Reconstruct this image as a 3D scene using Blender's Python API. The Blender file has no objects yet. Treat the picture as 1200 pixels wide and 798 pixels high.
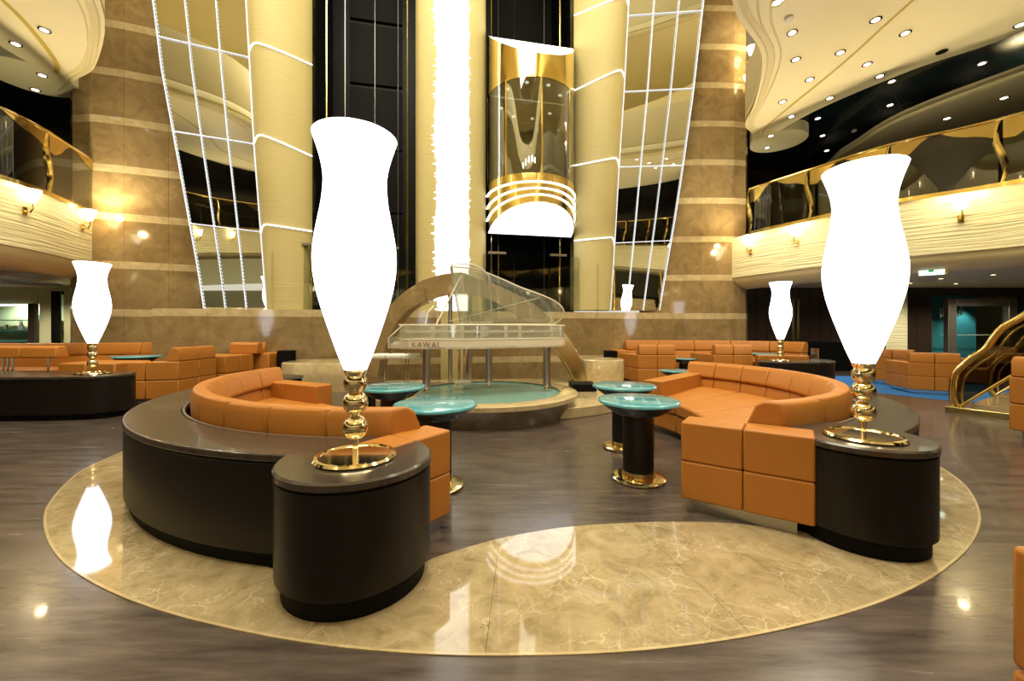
import bpy, math, random
from mathutils import Vector, Matrix
random.seed(7)
C = bpy.context.scene.collection
sc = bpy.context.scene
PI = math.pi
F = 467.0          # focal length in pixels of a 1200 px wide frame
EYE = 1.35
HZ = 386.0         # row of the horizon

# ------------------------------------------------------------------ camera, world, light
cam_d = bpy.data.cameras.new('camera'); cam = bpy.data.objects.new('camera', cam_d); C.objects.link(cam)
cam.location = (0, 0, EYE); cam.rotation_euler = (PI/2, 0, 0)
cam_d.sensor_width = 36; cam_d.lens = F/1200*36; cam_d.shift_y = -(399-HZ)/1200
cam_d.clip_start = 0.05; cam_d.clip_end = 200
sc.camera = cam
w = bpy.data.worlds.new('world'); sc.world = w; w.use_nodes = True
w.node_tree.nodes['Background'].inputs[0].default_value = (1.0, 0.93, 0.80, 1)
w.node_tree.nodes['Background'].inputs[1].default_value = 0.75
sc.view_settings.view_transform = 'Standard'; sc.view_settings.look = 'None'
sc.view_settings.exposure = 0.0; sc.view_settings.gamma = 1.0
sc.view_settings.use_curve_mapping = False
try:
    sc.cycles.max_bounces = 8; sc.cycles.transparent_max_bounces = 16
    sc.cycles.caustics_reflective = False; sc.cycles.caustics_refractive = False
    sc.cycles.sample_clamp_indirect = 4.0
except Exception: pass

def area(name, loc, rot, sx, sy, power, col):
    d = bpy.data.lights.new(name, 'AREA'); d.shape = 'RECTANGLE'; d.size = sx; d.size_y = sy
    d.energy = power; d.color = col
    o = bpy.data.objects.new(name, d); C.objects.link(o); o.location = loc; o.rotation_euler = rot
    return o
WARM = (1.0, 0.92, 0.72)
area('atrium_overhead_fill', (-1.6, 3.2, 15.3), (0, 0, 0), 8, 9, 2600, WARM)  # added fill high above the view, brightens the whole atrium
def spot(name, loc, power, ang=120, col=WARM, r=0.12, aim=None):
    d = bpy.data.lights.new(name, 'SPOT'); d.energy = power; d.color = col; d.shadow_soft_size = r
    d.spot_size = math.radians(ang); d.spot_blend = 0.6
    o = bpy.data.objects.new(name, d); C.objects.link(o); o.location = loc
    if aim is not None:
        o.rotation_euler = (Vector(aim)-Vector(loc)).to_track_quat('-Z', 'Y').to_euler()
    return o
def point(name, loc, power, col=WARM, r=0.06):
    d = bpy.data.lights.new(name, 'POINT'); d.energy = power; d.color = col; d.shadow_soft_size = r
    o = bpy.data.objects.new(name, d); C.objects.link(o); o.location = loc
    return o
# downlights of the lounge and under the balconies
for i, (x, y, z, p) in enumerate([(5.2, 7.2, 6.9, 420), (6.6, 8.4, 6.9, 260), (6.6, 4.6, 6.9, 420), (4.6, 2.0, 6.9, 420), (-8.6, 5.4, 6.9, 420),
        (-8.4, 2.0, 6.9, 420), (-9.4, 7.4, 6.9, 200), (0.5, -4.6, 6.9, 400), (10.5, 9.6, 2.7, 75), (8.8, 11.3, 2.7, 70), (13.2, 11.0, 2.7, 75),
        (-12.0, 8.6, 2.7, 90), (-11.6, 11.2, 2.7, 60), (12.2, 7.5, 2.7, 60), (11.5, 9.0, 7.2, 110), (-12.5, 8.0, 7.2, 110)]):
    spot('downlight_and_fill', (x, y, z), p*(2.6 if z < 3 else 1.0), 130 if z > 3 else 150, WARM, 0.2)

for i, x in enumerate((-4.5, -2.8, -1.0, 0.8, 2.4)):  # added spots behind the camera that brighten the lift core
    spot('core_fill_spot', (x, -2.2, 11.0), 200, 75, WARM, 0.15, aim=(x*1.5-.6, 11.0, 5.5))

# ------------------------------------------------------------------ helpers
def srgb(r, g, b):
    f = lambda c: ((c/255+0.055)/1.055)**2.4 if c/255 > 0.04045 else c/255/12.92
    return (f(r), f(g), f(b), 1)
def at(px, py, z):
    "point of height z that lies on the sight line of a pixel"
    Y = (EYE-z)*F/(py-HZ); return Vector(((px-600)/F*Y, Y, z))
def atY(px, py, Y):
    return Vector(((px-600)/F*Y, Y, EYE+(HZ-py)*Y/F))

def world_matrix(o):
    m = Matrix.Identity(4)
    while o is not None:
        m = o.matrix_basis @ m; o = o.parent
    return m

class MB:
    def __init__(s): s.v = []; s.f = []
    def add(s, vs, fs):
        b = len(s.v); s.v += [tuple(p) for p in vs]; s.f += [tuple(i+b for i in f) for f in fs]; return s
    def box(s, x0, x1, y0, y1, z0, z1):
        return s.add([(x0,y0,z0),(x1,y0,z0),(x1,y1,z0),(x0,y1,z0),(x0,y0,z1),(x1,y0,z1),(x1,y1,z1),(x0,y1,z1)],
                     [(0,3,2,1),(4,5,6,7),(0,1,5,4),(1,2,6,5),(2,3,7,6),(3,0,4,7)])
    def prism(s, pts, z0, z1):
        a = sum(pts[i][0]*pts[(i+1) % len(pts)][1]-pts[(i+1) % len(pts)][0]*pts[i][1] for i in range(len(pts)))
        if a < 0: pts = pts[::-1]
        n = len(pts)
        vs = [(p[0], p[1], z0) for p in pts]+[(p[0], p[1], z1) for p in pts]
        return s.add(vs, [tuple(range(n-1, -1, -1)), tuple(range(n, 2*n))]+[(i, (i+1) % n, n+(i+1) % n, n+i) for i in range(n)])
    def lathe(s, prof, n=32, c=(0,0,0), a0=0.0, a1=2*PI, caps=True):
        full = abs(a1-a0-2*PI) < 1e-6; m = n if full else n+1; vs = []; fs = []
        for r, z in prof:
            for i in range(m):
                a = a0+(a1-a0)*i/n; vs.append((c[0]+r*math.cos(a), c[1]+r*math.sin(a), c[2]+z))
        for j in range(len(prof)-1):
            for i in range(n):
                k = (i+1) % m
                fs.append((j*m+i, j*m+k, (j+1)*m+k, (j+1)*m+i))
        if full and caps:
            if prof[0][0] > 1e-5: fs.append(tuple(range(m-1, -1, -1)))
            if prof[-1][0] > 1e-5: fs.append(tuple((len(prof)-1)*m+i for i in range(m)))
        return s.add(vs, fs)
    def tube(s, pts, r, n=8, closed=False):
        pts = [Vector(p) for p in pts]; N = len(pts); vs = []; fs = []
        up = Vector((0, 0, 1)); prev = None
        for i, p in enumerate(pts):
            if closed: t = pts[(i+1) % N]-pts[i-1]
            else: t = pts[min(i+1, N-1)]-pts[max(i-1, 0)]
            t.normalize()
            if prev is None:
                ref = up if abs(t.z) < 0.9 else Vector((1, 0, 0)); a = t.cross(ref).normalized()
            else:
                a = (prev-t*prev.dot(t)).normalized()
            prev = a; b = t.cross(a)
            rr = r[i] if isinstance(r, (list, tuple)) else r
            for k in range(n):
                q = p+a*(rr*math.cos(2*PI*k/n))+b*(rr*math.sin(2*PI*k/n)); vs.append(tuple(q))
        M = N if closed else N-1
        for i in range(M):
            j = (i+1) % N
            for k in range(n):
                fs.append((i*n+k, i*n+(k+1) % n, j*n+(k+1) % n, j*n+k))
        if not closed:
            fs.append(tuple(range(n-1, -1, -1))); fs.append(tuple((N-1)*n+k for k in range(n)))
        return s.add(vs, fs)
    def loft(s, secs, caps=True, closed_prof=True):
        m = len(secs[0]); vs = [tuple(p) for q in secs for p in q]; fs = []
        for i in range(len(secs)-1):
            for k in range(m if closed_prof else m-1):
                fs.append((i*m+k, i*m+(k+1) % m, (i+1)*m+(k+1) % m, (i+1)*m+k))
        if caps and closed_prof:
            fs.append(tuple(range(m-1, -1, -1))); fs.append(tuple((len(secs)-1)*m+k for k in range(m)))
        return s.add(vs, fs)
    def build(s, name, mat, parent=None, world=True, bevel=0, seg=2, smooth=True, ang=35, fix=True):
        vs = s.v
        if parent is not None and world:
            mi = world_matrix(parent).inverted(); vs = [tuple(mi @ Vector(p)) for p in vs]
        me = bpy.data.meshes.new(name); me.from_pydata(vs, [], s.f)
        if fix:
            import bmesh
            bm = bmesh.new(); bm.from_mesh(me); bmesh.ops.recalc_face_normals(bm, faces=bm.faces); bm.to_mesh(me); bm.free()
        me.materials.append(mat)
        if smooth:
            me.polygons.foreach_set('use_smooth', [True]*len(me.polygons))
            me.set_sharp_from_angle(angle=math.radians(ang))
        o = bpy.data.objects.new(name, me); C.objects.link(o); o.parent = parent
        if bevel:
            b = o.modifiers.new('bevel', 'BEVEL'); b.width = bevel; b.segments = seg; b.limit_method = 'ANGLE'; b.angle_limit = math.radians(40)
            b.harden_normals = False
        return o

def tag(o, label=None, cat=None, group=None, kind=None):
    if label: o['label'] = label
    if cat: o['category'] = cat
    if group: o['group'] = group
    if kind: o['kind'] = kind
    return o
def empty(name, loc=(0,0,0), rz=0, label=None, cat=None, group=None, kind=None):
    o = bpy.data.objects.new(name, None); C.objects.link(o); o.empty_display_size = 0.1
    o.location = loc; o.rotation_euler = (0, 0, rz)
    return tag(o, label, cat, group, kind)
def kids(o): return [c for c in bpy.data.objects if c.parent == o]
def copy_tree(o, parent=None):
    c = o.copy(); C.objects.link(c); c.parent = parent
    for ch in kids(o): copy_tree(ch, c)
    return c
def smooth_curve(pts, per=8, closed=False):
    P = [Vector(p) for p in pts]; n = len(P); out = []
    for i in range(n if closed else n-1):
        if closed: p0, p1, p2, p3 = P[i-1], P[i], P[(i+1) % n], P[(i+2) % n]
        else: p0, p1, p2, p3 = P[max(i-1, 0)], P[i], P[i+1], P[min(i+2, n-1)]
        for k in range(per):
            t = k/per
            out.append(0.5*((2*p1)+(p2-p0)*t+(2*p0-5*p1+4*p2-p3)*t*t+(3*p1-p0-3*p2+p3)*t**3))
    if not closed: out.append(P[-1].copy())
    return out
def resample(pts, n):
    pts = [Vector(p) for p in pts]
    L = [0]
    for a, b in zip(pts, pts[1:]): L.append(L[-1]+(b-a).length)
    out = []; j = 0
    for i in range(n+1):
        d = L[-1]*i/n
        while j < len(L)-2 and L[j+1] < d: j += 1
        t = (d-L[j])/max(L[j+1]-L[j], 1e-9); out.append(pts[j].lerp(pts[j+1], min(max(t, 0), 1)))
    return out
def length(pts): return sum((b-a).length for a, b in zip(pts, pts[1:]))

# ------------------------------------------------------------------ materials
def mat(name, col=(0.8,0.8,0.8,1), rough=0.5, metal=0, coat=0, spec=0.5, emit=None, es=0):
    m = bpy.data.materials.new(name); m.use_nodes = True; b = m.node_tree.nodes['Principled BSDF']
    b.inputs['Base Color'].default_value = col; b.inputs['Roughness'].default_value = rough
    b.inputs['Metallic'].default_value = metal; b.inputs['Coat Weight'].default_value = coat
    b.inputs['Coat Roughness'].default_value = 0.05
    b.inputs['Specular IOR Level'].default_value = spec
    if emit: b.inputs['Emission Color'].default_value = emit; b.inputs['Emission Strength'].default_value = es
    return m
def nodes(m): return m.node_tree.nodes, m.node_tree.links, m.node_tree.nodes['Principled BSDF']
def ramp(N, stops):
    r = N.new('ShaderNodeValToRGB'); e = r.color_ramp.elements
    while len(e) < len(stops): e.new(0.5)
    for x, (p, c) in zip(e, stops): x.position = p; x.color = c
    return r
def coords(N, L, scale=(1,1,1), rot=(0,0,0)):
    g = N.new('ShaderNodeNewGeometry'); mp = N.new('ShaderNodeMapping'); mp.inputs['Scale'].default_value = scale; mp.inputs['Rotation'].default_value = rot
    L.new(g.outputs['Position'], mp.inputs['Vector']); return mp.outputs['Vector']
def marble(name, dark, mid, light, vein, rough=0.08, scale=1.0, vein_w=0.03, vein_amt=0.7, per_piece=0.0, coat=0.3):
    m = mat(name, mid, rough, coat=coat); N, L, b = nodes(m); v = coords(N, L, (scale,)*3)
    n1 = N.new('ShaderNodeTexNoise'); n1.inputs['Scale'].default_value = 2.2; n1.inputs['Detail'].default_value = 6; n1.inputs['Roughness'].default_value = 0.65; n1.inputs['Distortion'].default_value = 1.2
    L.new(v, n1.inputs['Vector'])
    cr = ramp(N, [(0.3, dark), (0.5, mid), (0.72, light)]); L.new(n1.outputs['Fac'], cr.inputs[0])
    wob = N.new('ShaderNodeTexNoise'); wob.inputs['Scale'].default_value = 1.7; wob.inputs['Detail'].default_value = 4
    L.new(v, wob.inputs['Vector'])
    mx = N.new('ShaderNodeVectorMath'); mx.operation = 'MULTIPLY_ADD'; mx.inputs[1].default_value = (0.9,)*3
    L.new(wob.outputs['Color'], mx.inputs[0]); L.new(v, mx.inputs[2])
    vo = N.new('ShaderNodeTexVoronoi'); vo.feature = 'DISTANCE_TO_EDGE'; vo.inputs['Scale'].default_value = 2.6; L.new(mx.outputs[0], vo.inputs['Vector'])
    vr = ramp(N, [(0.0, (1,1,1,1)), (vein_w, (0,0,0,1))]); L.new(vo.outputs['Distance'], vr.inputs[0])
    vo2 = N.new('ShaderNodeTexVoronoi'); vo2.feature = 'DISTANCE_TO_EDGE'; vo2.inputs['Scale'].default_value = 7.5; L.new(mx.outputs[0], vo2.inputs['Vector'])
    vr2 = ramp(N, [(0.0, (0.6,0.6,0.6,1)), (vein_w*1.2, (0,0,0,1))]); L.new(vo2.outputs['Distance'], vr2.inputs[0])
    n2 = N.new('ShaderNodeTexNoise'); n2.inputs['Scale'].default_value = 1.1; L.new(v, n2.inputs['Vector'])
    g = ramp(N, [(0.42, (0,0,0,1)), (0.6, (1,1,1,1))]); L.new(n2.outputs['Fac'], g.inputs[0])
    ad = N.new('ShaderNodeMath'); ad.operation = 'MAXIMUM'; L.new(vr.outputs[0], ad.inputs[0]); L.new(vr2.outputs[0], ad.inputs[1])
    mu = N.new('ShaderNodeMath'); mu.operation = 'MULTIPLY'; L.new(ad.outputs[0], mu.inputs[0]); L.new(g.outputs[0], mu.inputs[1])
    mu2 = N.new('ShaderNodeMath'); mu2.operation = 'MULTIPLY'; mu2.inputs[1].default_value = vein_amt; L.new(mu.outputs[0], mu2.inputs[0])
    mix = N.new('ShaderNodeMix'); mix.data_type = 'RGBA'; mix.inputs['B'].default_value = vein
    L.new(mu2.outputs[0], mix.inputs['Factor']); L.new(cr.outputs[0], mix.inputs['A'])
    out = mix.outputs['Result']
    if per_piece:
        oi = N.new('ShaderNodeObjectInfo'); mr = N.new('ShaderNodeMapRange'); mr.inputs['To Min'].default_value = 1-per_piece; mr.inputs['To Max'].default_value = 1+per_piece
        L.new(oi.outputs['Random'], mr.inputs['Value']); hs = N.new('ShaderNodeHueSaturation'); L.new(mr.outputs[0], hs.inputs['Value']); L.new(out, hs.inputs['Color']); out = hs.outputs[0]
    L.new(out, b.inputs['Base Color']); return m
def bump_wave(m, scale=(1,1,14), strength=0.4, dist=0.02, distort=4.0, nscale=1.0, wscale=1.0):
    N, L, b = nodes(m); v = coords(N, L, scale)
    wv = N.new('ShaderNodeTexWave'); wv.bands_direction = 'Z'; wv.inputs['Scale'].default_value = wscale; wv.inputs['Distortion'].default_value = distort; wv.inputs['Detail'].default_value = 2; wv.inputs['Detail Scale'].default_value = nscale
    L.new(v, wv.inputs['Vector']); bp = N.new('ShaderNodeBump'); bp.inputs['Strength'].default_value = strength; bp.inputs['Distance'].default_value = dist
    L.new(wv.outputs['Fac'], bp.inputs['Height']); L.new(bp.outputs[0], b.inputs['Normal']); return m
def bump_stretch(m, scale, strength, dist, detail=2):
    N, L, b = nodes(m); v = coords(N, L, scale); n = N.new('ShaderNodeTexNoise'); n.inputs['Scale'].default_value = 1.0; n.inputs['Detail'].default_value = detail; n.inputs['Roughness'].default_value = 0.5
    L.new(v, n.inputs['Vector']); bp = N.new('ShaderNodeBump'); bp.inputs['Strength'].default_value = strength; bp.inputs['Distance'].default_value = dist
    L.new(n.outputs['Fac'], bp.inputs['Height']); L.new(bp.outputs[0], b.inputs['Normal']); return m
def bump_noise(m, scale=60, strength=0.1, dist=0.002):
    N, L, b = nodes(m); v = coords(N, L); n = N.new('ShaderNodeTexNoise'); n.inputs['Scale'].default_value = scale
    L.new(v, n.inputs['Vector']); bp = N.new('ShaderNodeBump'); bp.inputs['Strength'].default_value = strength; bp.inputs['Distance'].default_value = dist
    L.new(n.outputs['Fac'], bp.inputs['Height']); L.new(bp.outputs[0], b.inputs['Normal']); return m
def streaks(m, c0, c1, scale=(1,8,1), rot=0, s=3.0, lo=0.35, hi=0.7, rz=None):
    N, L, b = nodes(m); v = coords(N, L, scale, (0, 0, rot)); n = N.new('ShaderNodeTexNoise'); n.inputs['Scale'].default_value = s; n.inputs['Detail'].default_value = 8; n.inputs['Roughness'].default_value = 0.6
    L.new(v, n.inputs['Vector']); r = ramp(N, [(lo, c0), (hi, c1)]); L.new(n.outputs['Fac'], r.inputs[0]); L.new(r.outputs[0], b.inputs['Base Color'])
    if rz:
        mr = N.new('ShaderNodeMapRange'); mr.inputs['To Min'].default_value = rz[0]; mr.inputs['To Max'].default_value = rz[1]; L.new(n.outputs['Fac'], mr.inputs['Value']); L.new(mr.outputs[0], b.inputs['Roughness'])
    return m
def glassy(name, tint=(1,1,1,1), refl=0.12, haze=0.0, hazecol=(0.9,0.9,0.85,1), rough=0.02):
    m = bpy.data.materials.new(name); m.use_nodes = True; N = m.node_tree.nodes; L = m.node_tree.links; N.clear()
    out = N.new('ShaderNodeOutputMaterial'); tr = N.new('ShaderNodeBsdfTransparent'); tr.inputs[0].default_value = tint
    gl = N.new('ShaderNodeBsdfGlossy'); gl.inputs['Roughness'].default_value = rough
    lw = N.new('ShaderNodeLayerWeight'); lw.inputs[0].default_value = 0.5
    pw = N.new('ShaderNodeMath'); pw.operation = 'POWER'; pw.inputs[1].default_value = 4.0; L.new(lw.outputs['Facing'], pw.inputs[0])
    ad = N.new('ShaderNodeMath'); ad.operation = 'MULTIPLY_ADD'; ad.use_clamp = True; ad.inputs[1].default_value = 0.85; ad.inputs[2].default_value = refl+.02; L.new(pw.outputs[0], ad.inputs[0])
    m1 = N.new('ShaderNodeMixShader'); L.new(ad.outputs[0], m1.inputs[0]); L.new(tr.outputs[0], m1.inputs[1]); L.new(gl.outputs[0], m1.inputs[2])
    last = m1
    if haze:
        df = N.new('ShaderNodeBsdfDiffuse'); df.inputs[0].default_value = hazecol
        m2 = N.new('ShaderNodeMixShader'); m2.inputs[0].default_value = haze; L.new(m1.outputs[0], m2.inputs[1]); L.new(df.outputs[0], m2.inputs[2]); last = m2
    L.new(last.outputs[0], out.inputs[0]); return m
def emis(name, col, s): 
    m = mat(name, (0.8,0.8,0.8,1), 0.3, emit=col, es=s); return m

M = {}
M['marble_floor'] = marble('marble_floor', srgb(134,116,82), srgb(160,142,105), srgb(178,160,124), srgb(212,198,168), rough=0.04, scale=2.3, vein_w=0.03, vein_amt=0.6, per_piece=0.02, coat=0.5)
M['marble_brown'] = marble('marble_brown', srgb(122,100,64), srgb(138,115,76), srgb(154,130,88), srgb(184,164,122), rough=0.10, scale=1.0, vein_w=0.014, vein_amt=0.35, per_piece=0.05)
M['marble_light'] = marble('marble_light', srgb(168,148,106), srgb(184,164,122), srgb(198,180,140), srgb(225,205,165), rough=0.10, scale=1.3, vein_w=0.02, vein_amt=0.4, per_piece=0.04)
M['marble_dais'] = marble('marble_dais', srgb(92,76,54), srgb(108,92,68), srgb(124,108,82), srgb(160,145,115), rough=0.12, scale=1.2, vein_w=0.02, vein_amt=0.4)
M['wood_floor'] = streaks(mat('wood_floor', rough=0.2, coat=0.15), srgb(56,48,43), srgb(98,86,77), (1.2,9,1), math.radians(35), 1.6, 0.3, 0.75, (0.12,0.34))
M['carpet'] = bump_noise(mat('carpet', srgb(30,98,165), 0.95), 200, 0.5, 0.01)
M['espresso'] = streaks(mat('espresso', rough=0.38, spec=0.3), srgb(15,11,9), srgb(27,20,16), (14,14,0.8), 0, 4, 0.3, 0.7)
M['espresso_top'] = streaks(mat('espresso_top', rough=0.24, coat=0.25), srgb(50,42,35), srgb(76,66,54), (2,12,2), 0.4, 3, 0.3, 0.7)
M['leather'] = bump_noise(mat('leather', srgb(173,110,40), 0.5, spec=0.4), 90, 0.12, 0.002)
M['gold'] = mat('gold', (0.90,0.68,0.25,1), 0.12, 1)
M['brass'] = mat('brass', (0.88,0.74,0.46,1), 0.10, 1)
M['chrome'] = mat('chrome', (0.8,0.8,0.8,1), 0.12, 1)
M['steel'] = mat('steel', (0.42,0.40,0.38,1), 0.3, 1)
M['cream_panel'] = bump_stretch(mat('cream_panel', srgb(200,185,126), 0.6), (.35,.35,30), 0.35, 0.02)
M['cream_wave'] = bump_stretch(mat('cream_wave', srgb(232,222,176), 0.6), (.8,.8,24), 0.9, 0.04)
M['cream'] = mat('cream', srgb(222,208,158), 0.5)
M['soffit'] = mat('soffit', srgb(236,224,180), 0.5)
M['gold_line'] = mat('gold_line', srgb(196,172,84), 0.4)
M['cream_green'] = mat('cream_green', srgb(200,195,150), 0.6)
M['dark_ceiling'] = mat('dark_ceiling', srgb(14,26,30), 0.18, coat=0.3)
M['ceiling_ground'] = mat('ceiling_ground', srgb(226,212,174), 0.5)
M['black'] = mat('black', srgb(9,9,8), 0.4, spec=0.12)
M['black_matt'] = mat('black_matt', srgb(11,11,10), 0.6, spec=0.1)
M['dark_panel'] = mat('dark_panel', srgb(52,40,32), 0.22, coat=0.2)
M['mirror'] = mat('mirror', (0.90,0.90,0.80,1), 0.015, 1)
M['rail_glass'] = glassy('rail_glass', (0.62,0.66,0.62,1), 0.10)
M['clear_glass'] = glassy('clear_glass', (0.93,0.95,0.92,1), 0.03)
M['lift_glass'] = glassy('lift_glass', (0.40,0.42,0.38,1), 0.28)
M['smoke_glass'] = glassy('smoke_glass', (0.38,0.34,0.24,1), 0.12)
M['acrylic'] = glassy('acrylic', (0.93,0.93,0.88,1), 0.06, 0.14, (0.9,0.87,0.75,1))
M['acrylic_lid'] = glassy('acrylic_lid', (0.92,0.92,0.86,1), 0.07, 0.08, (0.9,0.87,0.75,1))
M['acrylic_edge'] = mat('acrylic_edge', srgb(238,232,210), 0.15)
M['acrylic_white'] = mat('acrylic_white', srgb(226,214,190), 0.2)
M['white'] = mat('white', srgb(235,232,222), 0.35)
M['lamp_shade'] = emis('lamp_shade', (0.93,0.95,1.0,1), 5.0)
M['light_white'] = emis('light_white', (0.93,0.96,1.0,1), 3.0)
M['column_light'] = emis('column_light', (0.92,0.96,1.0,1), 2.4)
M['led'] = emis('led', (0.90,0.93,1.0,1), 1.6)
M['down_emit'] = emis('down_emit', (1.0,0.93,0.88,1), 7)
M['sconce_glass'] = emis('sconce_glass', (1.0,0.84,0.52,1), 10)
M['lift_light'] = emis('lift_light', (0.97,0.98,1.0,1), 3)
M['teal_glass'] = mat('teal_glass', srgb(88,162,170), 0.08, coat=0.6)
M['teal_dark'] = mat('teal_dark', srgb(14,40,48), 0.08, coat=0.6)
M['teal_wall'] = mat('teal_wall', srgb(60,132,138), 0.35)
M['pool'] = mat('pool', srgb(112,158,150), 0.08)
M['exit_sign'] = emis('exit_sign', (0.72,1.0,0.92,1), 2.0)
M['exit_green'] = mat('exit_green', srgb(20,140,80), 0.4, emit=srgb(20,170,90), es=0.6)
M['olive'] = mat('olive', (0.62,0.52,0.22,1), 0.22, 1)
M['frame_metal'] = mat('frame_metal', srgb(168,160,146), 0.3, 0.8)
M['ink'] = mat('ink', srgb(120,88,62), 0.5)
M['ltstrip'] = emis('balcony_lights', (1.0,0.93,0.75,1), 1.2)
# the dotted LED strings: lit dots on a dim white lead
m = mat('led_dots', srgb(220,225,235), 0.3); N, L, b = nodes(m); v = coords(N, L)
wv = N.new('ShaderNodeTexWave'); wv.bands_direction = 'DIAGONAL'; wv.inputs['Scale'].default_value = 9; L.new(v, wv.inputs['Vector'])
r = ramp(N, [(0.3, (0.05,0.05,0.05,1)), (0.6, (1,1,1,1))]); L.new(wv.outputs['Fac'], r.inputs[0])
mu = N.new('ShaderNodeMath'); mu.operation = 'MULTIPLY'; mu.inputs[1].default_value = 1.25; L.new(r.outputs[0], mu.inputs[0]); L.new(mu.outputs[0], b.inputs['Emission Strength'])
b.inputs['Emission Color'].default_value = (0.70,0.80,1.0,1); M['led_dots'] = m

def struct(name, mb, m, parent=None, **k):
    o = mb.build(name, m, parent, **k)
    if parent is None: o['kind'] = 'structure'
    return o

# ------------------------------------------------------------------ FLOOR
struct('floor', MB().box(-24, 24, -12, 24, -0.2, 0), M['wood_floor'])
ringc = Vector((0.05, 6.5))
ring_pts = [(-105, 4.86), (-90, 4.84), (-75, 4.84), (-60, 4.87), (-48, 4.91), (-38, 4.92), (-28, 4.86), (-10, 4.78), (10, 4.75)]
ring_pts = [(-235, 4.7), (-215, 4.72), (-205, 4.78), (-155, 4.80), (-147, 4.95), (-135, 4.98), (-123, 4.95), (-114, 4.91), (-106, 4.875)]+ring_pts[1:]+[(40, 4.75)]
def ring_r(a):
    for (a0, r0), (a1, r1) in zip(ring_pts, ring_pts[1:]):
        if a0 <= a <= a1: return r0+(r1-r0)*(a-a0)/(a1-a0)
    return 4.8
LC = Vector((-0.95, 5.05)); RC = Vector((1.30, 5.05))
# inner edge of the marble: front curve between the drums, then under the two consoles
inner = [(-3.4,6.5)]+[(LC.x+2.7*math.cos(math.radians(a)), LC.y+2.7*math.sin(math.radians(a))) for a in range(-200, -95, 15)]
inner += [(-0.85,2.05), (-0.47,2.34), (-0.216,2.497), (0,2.6), (.35,2.71), (.71,2.765), (1.12,2.79), (1.54,2.765), (1.95,2.65), (2.3,2.5)]
inner += [(RC.x+2.5*math.cos(math.radians(a)), RC.y+2.5*math.sin(math.radians(a))) for a in range(-60, 25, 15)]+[(3.6,6.6)]
inner = [Vector(p) for p in inner]
pin = smooth_curve(inner, 6)
angs = []
for p in pin:
    a = math.degrees(math.atan2(p.y-ringc.y, p.x-ringc.x))
    if a > 90: a -= 360
    angs.append(a)
for i in range(1, len(angs)): angs[i] = max(angs[i], angs[i-1]+0.05)
pout = [ringc+ring_r(a)*Vector((math.cos(math.radians(a)), math.sin(math.radians(a)))) for a in angs]
ring_root = empty('floor', (0, 0, 0), kind='structure')
ncut = 9; per = (len(pin)-1)/ncut
for k in range(ncut):
    i0 = round(k*per); i1 = round((k+1)*per); mb = MB(); secs = []
    for i in range(i0, i1+1):
        a, q = pin[i], pout[i]
        if i == i0 or i == i1:
            j = i+1 if i == i0 else i-1
            a = a.lerp(pin[j], min(0.0012/max((pin[j]-a).length, 1e-3), 0.4)); q = q.lerp(pout[j], min(0.0012/max((pout[j]-q).length, 1e-3), 0.4))
        secs.append([(a.x, a.y, 0), (q.x, q.y, 0), (q.x, q.y, 0.004), (a.x, a.y, 0.004)])
    mb.loft(secs).build('marble_slab', M['marble_floor'], ring_root)
edge = [(p.x, p.y, 0.002) for p in pout]
MB().loft([[((p-ringc)*1.0+ringc).to_3d()+Vector((0,0,0.0)), ((p-ringc)*1.0028+ringc).to_3d(), ((p-ringc)*1.0028+ringc).to_3d()+Vector((0,0,.005)), ((p-ringc)*1.0+ringc).to_3d()+Vector((0,0,.005))] for p in pout]).build('edge_strip', M['marble_light'], ring_root)
struct('floor', MB().prism([(7.8,9.6), (7.72,8.5), (8.2,7.6), (9.2,7.05), (11,7.4), (12.5,9), (12,11.5), (8.2,11.5)], 0, 0.006), M['carpet'])

# ------------------------------------------------------------------ CORE (lift shafts, column, mirrors)
C0 = Vector((-1.63, 10.9)); U = Vector((.98, .199)); NN = Vector((.199, -.98))
def cf(u, n, h): p = C0+U*u+NN*n; return Vector((p.x, p.y, h))
TOP = 15.9
k_lean = 0.10
def mp(px, py):   # sight line meets the leaning mirror plane
    d = Vector(((px-600)/F, 1, (HZ-py)/F))
    # NN.(P-C0) - k*(h-1.84) = 0
    num = k_lean*(EYE-1.84) - (NN.x*(0-C0.x)+NN.y*(0-C0.y)); den = NN.x*d.x+NN.y*d.y-k_lean*d.z
    t = num/den; return Vector((0, 0, EYE))+d*t
# central column
core = empty('wall_back', cf(0, 0, 0), kind='structure')
def col_n(u, hw=0.95, b=0.42): return b*math.sqrt(max(0, 1-(u/hw)**2))*1.0
mb = MB(); us = [-.95+1.9*i/24 for i in range(25)]
mb.loft([[cf(u-.03, col_n(u), z) for u in us]+[cf(.92, -1.8, z), cf(-.98, -1.8, z)] for z in (0, 4, 8, TOP)], caps=True)
mb.build('column', M['cream_panel'], core)
# luminous strip with a ragged, wave cut edge
mb = MB(); rows = 340; vs = []; fs = []
for i in range(rows+1):
    z = 1.84+(TOP-1.84)*i/rows
    wl = 0.44+0.0*z+(random.random()**2)*0.13*(i % 2)+0.03*math.sin(z*2.1); wr = 0.40+(random.random()**2)*0.07*(i % 2)
    wd = 1-0.0*z
    for u in (-wl, -wl*.5, 0, wr*.5, wr): vs.append(cf(u*wd, col_n(u+.03)+.012, z))
for i in range(rows):
    for k in range(4): fs.append((i*5+k, i*5+k+1, (i+1)*5+k+1, (i+1)*5+k))
mb.add(vs, fs).build('light_strip', M['column_light'], core, smooth=False)
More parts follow.
